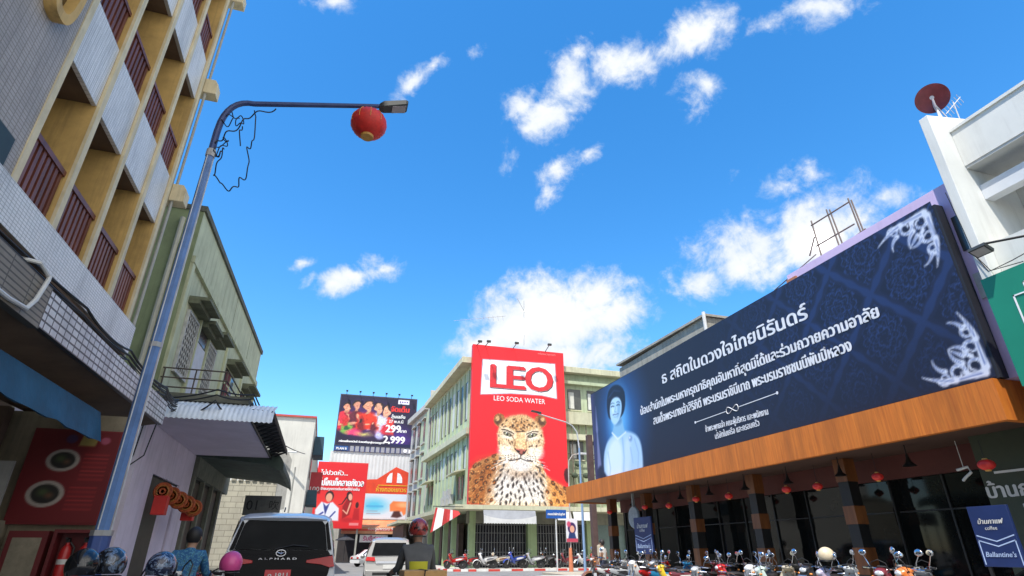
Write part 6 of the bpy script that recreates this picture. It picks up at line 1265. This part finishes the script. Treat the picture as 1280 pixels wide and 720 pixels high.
# ================================================================ CARS
def ring(st, tilt=None):
    y, zb, zbelt, ztop, wb_, wt = st
    half = [(wb_*.86, zb), (wb_*.97, zb+.10), (wb_, zb+.34), (wb_, zbelt-.18), (wb_*.975, zbelt), ((wb_*.97+wt)/2+.01, (zbelt+ztop)/2), (wt, ztop-.07), (wt*.82, ztop-.012), (wt*.4, ztop+.012)]
    yy = lambda z: y+(tilt*(max(0, z-.95)) if tilt else 0)
    return [(-x, yy(z), z) for x, z in half]+[(x, yy(z), z) for x, z in half[::-1]]
def car(name, label, cat, stations, tilt_r, tilt_f, pm_, wheels, wr, loc, rz, group=None, gl_span=(1, 3)):
    t = thing(name, label, cat, (0, 0, 0), group)
    rings = [ring(s, tilt_r if i == 0 else (tilt_f if i == len(stations)-1 else None)) for i, s in enumerate(stations)]
    g = MB(); g.loft(rings); g.build('body', pm_, t, smooth=True, angle=42, bevel=.012, seg=2)
    gm = glass('car_glass', (.012, .014, .016), .04)
    for sgn in (0, 1):
        for i in range(gl_span[0], gl_span[1]):
            A, B = rings[i], rings[i+1]; n = len(A)
            idx = (4, 5, 6) if sgn == 0 else (n-5, n-6, n-7); o_ = -.012 if sgn == 0 else .012
            a0, a1, a2 = [Vector(A[k])+Vector((o_, 0, 0)) for k in idx]; b0, b1, b2 = [Vector(B[k])+Vector((o_, 0, 0)) for k in idx]
            a0 = a0.lerp(a1, .12); b0 = b0.lerp(b1, .12); a2 = a2.lerp(a1, .15); b2 = b2.lerp(b1, .15)
            def mid(p, q, t_): return p.lerp(q, t_)
            g = MB(); g.poly([mid(a0, b0, .04), mid(a1, b1, .04), mid(a1, b1, .96), mid(a0, b0, .96)]); g.poly([mid(a1, b1, .04), mid(a2, b2, .04), mid(a2, b2, .96), mid(a1, b1, .96)]); g.build('side_window', gm, t, smooth=True)
    W2 = max(s[4] for s in stations)
    for y in wheels:
        for s in (-1, 1):
            g = MB(); x = s*(W2-.11); g.lathe([(wr*.66, -.11), (wr*.95, -.11), (wr, -.07), (wr, .07), (wr*.95, .11), (wr*.66, .11)], (x, y, wr), 'x', 28); w = g.build('tyre', rubber, t, smooth=True)
            g = MB(); g.lathe([(.001, -.07), (wr*.2, -.09), (wr*.66, -.10), (wr*.66, .10), (wr*.2, .09), (.001, .07)], (x, y, wr), 'x', 24); g.build('rim', mat('alloy', (.4, .4, .41), .3, .8, .1, 5), w)
    return t
def rp(g, pts, tilt, th=.012, y0=0.0):
    """panel lying on a sloping tailgate; pts are (x, z)"""
    f = lambda z: y0+tilt*max(0, z-.95)
    g.prism([(x, f(z)-th, z) for x, z in pts], (0, th-.002, 0))
# white people carrier, seen from behind
vw = mat('pearl_white', (.68, .70, .73), .28, .0, .03, 1, coat=.7); gb = mat('gloss_black_panel', (.005, .005, .006), .2, spec=.1); tg = mat('rear_glass', (.008, .009, .01), .04, 0, .3, 2, spec=.09)
st = [(0, .32, 1.08, 1.88, .915, .72), (.55, .25, 1.08, 1.95, .925, .77), (2.3, .25, 1.06, 1.95, .925, .78), (3.3, .25, 1.04, 1.86, .925, .76), (4.1, .26, 1.0, 1.12, .92, .74), (4.75, .3, .85, .92, .87, .66)]
VN = car('people_carrier', 'white people carrier with black tailgate stopped ahead, seen from behind', 'car', st, .28, -.1, vw, (.95, 3.9), .34, None, 0, gl_span=(0, 3)); tl = .28
g = MB(); rp(g, [(-.735, 1.36), (.735, 1.36), (.655, 1.76), (.6, 1.82), (-.6, 1.82), (-.655, 1.76)], tl, .02); rg = g.build('rear_window', tg, VN, bevel=.004)
g = MB(); rp(g, [(-.80, 1.285), (.80, 1.285), (.745, 1.355), (-.745, 1.355)], tl, .016); rp(g, [(-.72, .72), (.72, .72), (.80, 1.02), (.84, 1.283), (-.84, 1.283), (-.80, 1.02)], tl, .014)
for s in (-1, 1): rp(g, [(s*.745, 1.36), (s*.81, 1.36), (s*.70, 1.82), (s*.66, 1.77)], tl, .014)
g.build('tailgate_panel', gb, VN)
for s in (-1, 1):
    g = MB(); rp(g, [(s*.42, 1.20), (s*.84, 1.27), (s*.885, 1.10), (s*.80, 1.09), (s*.66, 1.135), (s*.42, 1.16)], tl, .03); g.build('tail_light', tailm, VN, bevel=.004)
g = MB(); rows = [[(x, .1-.06*(1-(x/.66)**2)+.24, 1.865+.02*(1-(x/.66)**2)), (x, -.05-.05*(1-(x/.66)**2)+.26, 1.845+.02*(1-(x/.66)**2)), (x, .0-.03*(1-(x/.66)**2)+.26, 1.81), (x, .3, 1.86)] for x in np.linspace(-.68, .68, 13)]; g.loft(rows); g.build('spoiler', vw, VN, smooth=True)
g = MB(); rp(g, [(-.2, .90), (.2, .90), (.2, 1.06), (-.2, 1.06)], tl, .03); pl = g.build('number_plate', mat('red_plate', (.58, .03, .035), .4), VN); text('ก 1811', mat('plate_ink', (.75, .7, .68), .5), pl, (-.15, -.031, .935), F, U, width=.30, bold=.006, lift=.004)
g = MB()
g.tube([(.075*math.cos(a), .055, 1.31+.048*math.sin(a)) for a in np.linspace(0, 2*math.pi, 25)], .009, 5); g.tube([(-.07, .055, 1.325), (0, .055, 1.30), (.07, .055, 1.325)], .008, 5); g.tube([(0, .055, 1.355), (0, .055, 1.265)], .007, 5)
g.build('emblem', chrome, VN, smooth=True); text('A L P H A R D', chrome, VN, (-.34, .055, 1.21), F, U, width=.60, bold=.003, height=.028, lift=.006)
g = MB(); g.box(-.86, .86, -.06, .1, .36, .60); g.build('bumper', vw, VN, bevel=.03, seg=2)
g = MB(); g.tube([(-.1, .09, 1.37), (.18, .09, 1.43), (.42, .10, 1.41)], .01, 5); g.build('wiper', bplast, rg)
g = MB(); g.box(-.42, .42, .12, .14, 1.3, 1.62) if False else g.tube([(-.05, .1, 1.96), (-.05, .3, 2.03)], .012, 5); g.build('aerial', bplast, VN)
VN.location = (-.60, 11.0, 0); VN.rotation_euler = (0, 0, R(1.5))
# silver SUV ahead
sv = mat('silver_paint', (.42, .41, .39), .3, .55, .04, 1, coat=.5)
st = [(0, .42, 1.08, 1.72, .90, .68), (.5, .36, 1.08, 1.80, .93, .70), (2.0, .36, 1.05, 1.80, .93, .71), (2.75, .36, 1.03, 1.72, .93, .69), (3.4, .38, 1.0, 1.08, .92, .72), (4.6, .45, .88, .95, .84, .62)]
SU = car('sport_utility_car', 'silver sport utility car driving ahead in the next lane', 'car', st, .34, -.1, sv, (.85, 3.65), .38, None, 0, gl_span=(0, 3)); tl = .34
g = MB(); rp(g, [(-.68, 1.17), (.68, 1.17), (.59, 1.62), (-.59, 1.62)], tl, .02); g.build('rear_window', tg, SU, bevel=.004)
for s in (-1, 1):
    g = MB(); rp(g, [(s*.52, .98), (s*.89, 1.0), (s*.86, 1.13), (s*.56, 1.12)], tl, .03); g.build('tail_light', tailm, SU, bevel=.004)
g = MB(); rp(g, [(-.5, .9), (.5, .9), (.5, .98), (-.5, .98)], tl, .02); g.build('trim_strip', chrome, SU); g = MB(); rp(g, [(-.22, .72), (.22, .72), (.22, .86), (-.22, .86)], 0, .03); g.build('number_plate', plateS, SU)
g = MB(); g.box(-.86, .86, -.07, .1, .42, .68); g.build('bumper', sv, SU, bevel=.03, seg=2); g = MB(); g.box(-.6, .6, -.075, -.069, .5, .6); g.build('bumper_grille', bplast, SU)
g = MB(); g.tube([(-.6, .5, 1.84), (-.6, 2.4, 1.84)], .02, 6); g.tube([(.6, .5, 1.84), (.6, 2.4, 1.84)], .02, 6); g.build('roof_rail', bplast, SU)
for s in (-1, 1): g = MB(); g.ball((s*1.02, 2.75, 1.12), .1, .07, .08, 10, 6); g.build('wing_mirror', sv, SU, smooth=True)
SU.location = (2.62, 24.0, 0); SU.rotation_euler = (0, 0, R(-4))
# small white saloon far ahead and white car at the right edge
st = [(0, .3, .78, .90, .82, .62), (.55, .26, .9, .98, .86, .62), (1.15, .24, .92, 1.40, .87, .58), (2.3, .24, .92, 1.46, .87, .6), (3.2, .26, .92, 1.0, .87, .66), (4.3, .3, .7, .78, .78, .56)]
SA = car('saloon_car', 'small white saloon car far ahead near the street end', 'car', st, 0, 0, vw, (.8, 3.4), .31, None, 0, gl_span=(2, 3)); g = MB(); g.prism([(-.55, .60, 1.0), (.55, .60, 1.0), (.5, 1.12, 1.37), (-.5, 1.12, 1.37)], (0, -.01, .012)); g.build('rear_window', tg, SA)
for s in (-1, 1): g = MB(); g.box(s*.5-.16, s*.5+.16, -.02, .02, .66, .80); g.build('tail_light', tailm, SA)
SA.location = (3.2, 58, 0); SA.rotation_euler = (0, 0, R(-62))
st = [(0, .32, 1.0, 1.36, .86, .62), (.5, .28, 1.0, 1.45, .88, .64), (1.6, .26, .98, 1.47, .88, .65), (2.2, .26, .96, 1.40, .88, .63), (2.95, .28, .95, 1.0, .88, .7), (3.8, .32, .78, .86, .8, .6)]
HB_ = car('hatchback_car', 'white car parked at the right edge, only its roof and mirror showing', 'car', st, .35, -.1, vw, (.7, 3.1), .31, None, 0, gl_span=(0, 3))
g = MB(); g.prism([(-.62, 2.88, 1.03), (.62, 2.88, 1.03), (.55, 2.25, 1.39), (-.55, 2.25, 1.39)], (0, .01, .014)); g.build('windscreen', tg, HB_)
for s in (-1, 1): g = MB(); g.ball((s*1.0, 2.5, 1.06), .12, .07, .08, 12, 8); g.build('wing_mirror', vw, HB_, smooth=True)
HB_.location = (6.9, 1.5, 0); HB_.rotation_euler = (0, 0, R(0))

# ================================================================ PEOPLE
skin = mat('skin', (.36, .2, .125), .55, 0, .06, 6); hairm = mat('dark_hair', (.014, .011, .01), .6, 0, .3, 20)
def person(label, J, E, cols, head_c, hair=True, loc=(0, 0, 0), rz=0, sc=1.0, extra=None):
    """one continuous skinned body; J: name -> (x, y, z, radius, material index)"""
    names = list(J); me = bpy.data.meshes.new('body'); me.from_pydata([J[n][:3] for n in names], [(names.index(a), names.index(b)) for a, b in E], [])
    o = bpy.data.objects.new('body_skeleton', me); COL.objects.link(o); sk = o.modifiers.new('skin', 'SKIN'); sk.use_smooth_shade = True; ss = o.modifiers.new('sub', 'SUBSURF'); ss.levels = 2; ss.render_levels = 2
    for i, n in enumerate(names):
        v = me.skin_vertices[0].data[i]; r = J[n][3]; v.radius = (r, r) if not isinstance(r, tuple) else r; v.use_root = (n == 'pelvis')
    bpy.context.view_layer.update(); m2 = bpy.data.meshes.new_from_object(o.evaluated_get(bpy.context.evaluated_depsgraph_get())); bpy.data.objects.remove(o)
    t = bpy.data.objects.new('person', m2); COL.objects.link(t); m2.materials.clear()
    for c_ in cols: m2.materials.append(c_)
    segs = []
    for a, b in E:
        segs.append((Vector(J[a][:3]), Vector(J[b][:3]), J[a][4], J[b][4]))
    for pgn in m2.polygons:
        c = pgn.center; best = (1e9, 0)
        for (p0, p1, i0, i1) in segs:
            d = p1-p0; tt = max(0, min(1, (c-p0).dot(d)/d.length_squared)); dist = (p0+d*tt-c).length
            if dist < best[0]: best = (dist, i0 if tt < .5 else i1)
        pgn.material_index = best[1]; pgn.use_smooth = True
    tag(t, label, 'person'); hc = Vector(head_c)
    if hair:
        g = MB(); rows = []
        for j in range(9):
            rr_ = lambda b: R((26 if math.sin(b) > .45 else -8 if math.sin(b) > -.1 else -46)); rows.append([hc+Vector((.103*math.cos(rr_(b)+(R(90)-rr_(b))*j/8)*math.cos(b), .118*math.cos(rr_(b)+(R(90)-rr_(b))*j/8)*math.sin(b)-.008, .015+.125*math.sin(rr_(b)+(R(90)-rr_(b))*j/8))) for b in np.linspace(0, 2*math.pi, 24, endpoint=False)])
        g.loft(rows); g.build('hair', hairm, t, smooth=True)
    for s in (-1, 1): g = MB(); g.ball(hc+Vector((s*.088, -.005, -.01)), .014, .025, .035, 8, 6); g.build('ear', skin, t, smooth=True)
    g = MB(); g.ball(hc+Vector((0, .098, -.015)), .015, .02, .026, 8, 6); g.build('nose', skin, t, smooth=True)
    for s in (-1, 1): g = MB(); g.ball(hc+Vector((s*.034, .086, .012)), .014, .01, .008, 8, 6); g.build('eye', mat('eye_dark', (.02, .015, .012), .2), t, smooth=True)
    g = MB(); g.ball(hc+Vector((0, .088, -.058)), .026, .01, .008, 8, 6); g.build('mouth', mat('lips', (.28, .1, .08), .5), t, smooth=True)
    if extra: extra(t, hc)
    # fingers curled forward from each palm
    for sd, s in (('L', -1), ('R', 1)):
        h = Vector(J['hand'+sd][:3]); w = Vector(J['wrist'+sd][:3]); d = (h-w).normalized(); side = d.cross(Vector((0, 0, 1))); side = side.normalized() if side.length > .1 else Vector((0, 1, 0)); dn = Vector((0, 0, -1)) if abs(d.z) < .7 else Vector((0, 1, 0))
        g = MB()
        for k, L_ in enumerate((.062, .072, .068, .052)):
            b0 = h+side*(.027-.018*k)+d*.012; g.tube([b0, b0+d*L_*.5, b0+d*L_*.8+dn*.016, b0+d*L_*.82+dn*.04], .0088, 6, .0065)
        th_ = h-d*.02+side*.03; g.tube([th_, th_+side*.025+d*.02, th_+side*.028+d*.045+dn*.012], .010, 6, .0075); g.build('fingers', skin, t, smooth=True)
    t.location = loc; t.rotation_euler = (0, 0, R(rz)); t.scale = (sc, sc, sc); return t
def skel(rider=True):
    if rider:
        J = dict(pelvis=(0, -.22, .90, .145, 1), waist=(0, -.21, 1.04, .135, 0), chest=(0, -.15, 1.25, .155, 0), neck0=(0, -.10, 1.41, .07, 0), neck=(0, -.075, 1.47, .055, 2), head0=(0, -.055, 1.55, .088, 2), head1=(0, -.05, 1.64, .088, 2))
        for s, n in ((-1, 'L'), (1, 'R')):
            J['sh'+n] = (s*.18, -.12, 1.37, .07, 0); J['elb'+n] = (s*.235, .0, 1.13, .052, 0); J['wrist'+n] = (s*.31, .16, 1.07, .032, 2); J['hand'+n] = (s*.31, .215, 1.06, .036, 2)
            J['hip'+n] = (s*.11, -.16, .88, .105, 1); J['knee'+n] = (s*.21, .24, .80, .072, 1); J['ank'+n] = (s*.2, .06, .38, .048, 1); J['toe'+n] = (s*.2, .2, .32, .04, 3)
    else:
        J = dict(pelvis=(0, 0, .93, .14, 1), waist=(0, 0, 1.06, .125, 0), chest=(0, .0, 1.27, .145, 0), neck0=(0, -.01, 1.42, .065, 0), neck=(0, .0, 1.48, .052, 2), head0=(0, .02, 1.55, .086, 2), head1=(0, .02, 1.635, .086, 2))
        for s, n in ((-1, 'L'), (1, 'R')):
            J['sh'+n] = (s*.175, -.01, 1.385, .062, 0); J['elb'+n] = (s*.23, -.03, 1.12, .046, 2); J['wrist'+n] = (s*.25, .06, .90, .031, 2); J['hand'+n] = (s*.25, .09, .84, .034, 2)
            J['hip'+n] = (s*.095, 0, .90, .10, 1); J['knee'+n] = (s*.10, .03+.04*s, .50, .068, 1); J['ank'+n] = (s*.10, -.02+.12*s, .10, .046, 1); J['toe'+n] = (s*.11, .12+.12*s, .04, .038, 3)
    E = [('pelvis', 'waist'), ('waist', 'chest'), ('chest', 'neck0'), ('neck0', 'neck'), ('neck', 'head0'), ('head0', 'head1')]
    for n in 'LR': E += [('chest', 'sh'+n), ('sh'+n, 'elb'+n), ('elb'+n, 'wrist'+n), ('wrist'+n, 'hand'+n), ('pelvis', 'hip'+n), ('hip'+n, 'knee'+n), ('knee'+n, 'ank'+n), ('ank'+n, 'toe'+n)]
    return J, E
jeans = mat('dark_jeans', (.03, .04, .07), .85, 0, .25, 8); shoe = mat('dark_shoe', (.02, .02, .02), .6)
# man in a blue patterned shirt on a red motorbike
J, E = skel(True); bsh = patterned('blue_patterned_shirt', (.02, .10, .24), (.10, .30, .42), 14); bsh.node_tree.nodes['Principled BSDF'].inputs['Roughness'].default_value = .8; bsh.node_tree.nodes['Principled BSDF'].inputs['Coat Weight'].default_value = 0
x = ony(243, 660, 9.2); bike(BIKE0, x.x+.02, x.y+.1, 0, 'red', 'white', 'red motorbike with white stripe under the man in blue', GN, lean=0)
person('man in a blue patterned shirt with dark hair sitting on a red motorbike', J, E, [bsh, jeans, skin, shoe], (0, -.05, 1.595), loc=(x.x+.02, x.y+.1, 0), rz=-4, sc=.95)
# delivery rider
J, E = skel(True); x = ony(522, 668, 8.7)
def jacket_band(m_): return m_
jk = mat('grey_jacket', (.10, .098, .095), .8, 0, .2, 6); bike(BIKE0, x.x+.0, x.y, 0, 'black', 'grey', 'black motorbike ridden by the delivery rider', 'motorbikes being ridden', lean=0)
def dr(t, hc):
    helmet('x', (hc.x, hc.y, hc.z+.01), .148, patterned('red_helmet_graphic', (.32, .03, .022), (.10, .02, .02), 8), '', 0, True, parent=t)
    g = MB(); rows = []
    for z, r_ in ((1.05, .150), (1.10, .156), (1.19, .163), (1.215, .163)): rows.append([(r_*1.02*math.cos(a), -.195+(z-1.05)*.25+r_*.98*math.sin(a), z) for a in np.linspace(0, 2*math.pi, 28, endpoint=False)])
    g.loft(rows, True, False); g.build('yellow_band', mat('yellow_cloth', (.55, .5, .03), .8, 0, .1, 5), t, smooth=True)
person('delivery rider in grey jacket with yellow band and red helmet seen from behind', J, E, [jk, jeans, skin, shoe], (0, -.05, 1.595), hair=False, loc=(x.x, x.y, 0), rz=0, extra=dr)
bx_ = thing('cardboard_box', 'brown cardboard parcel strapped behind the delivery rider', 'box', (x.x, x.y-.64, .87)); g = MB(); g.box(x.x-.27, x.x+.27, x.y-.90, x.y-.42, .88, 1.12); g.build('carton', mat('cardboard', (.60, .34, .13), .85, 0, .12, 5), bx_, bevel=.006)
g = MB(); g.box(x.x-.02, x.x+.02, x.y-.906, x.y-.414, 1.122, 1.127); g.tube([(x.x+.06, x.y-.908, .88), (x.x-.02, x.y-.908, 1.0), (x.x-.01, x.y-.908, 1.125)], .008, 5); g.build('strap', bplast, bx_)
# pedestrian in a white shirt among the parked motorbikes
J, E = skel(False); wsh = mat('white_shirt', (.68, .66, .62), .85, 0, .08, 8)
person('pedestrian in a white shirt and dark trousers beyond the last parked motorbikes', J, E, [wsh, jeans, skin, shoe], (0, .02, 1.59), loc=(10.95, 22.7, 0), rz=35, sc=1.02)

def drop(o):
    for ch in list(o.children): drop(ch)
    bpy.data.objects.remove(o)
drop(BIKE); drop(BIKE0)
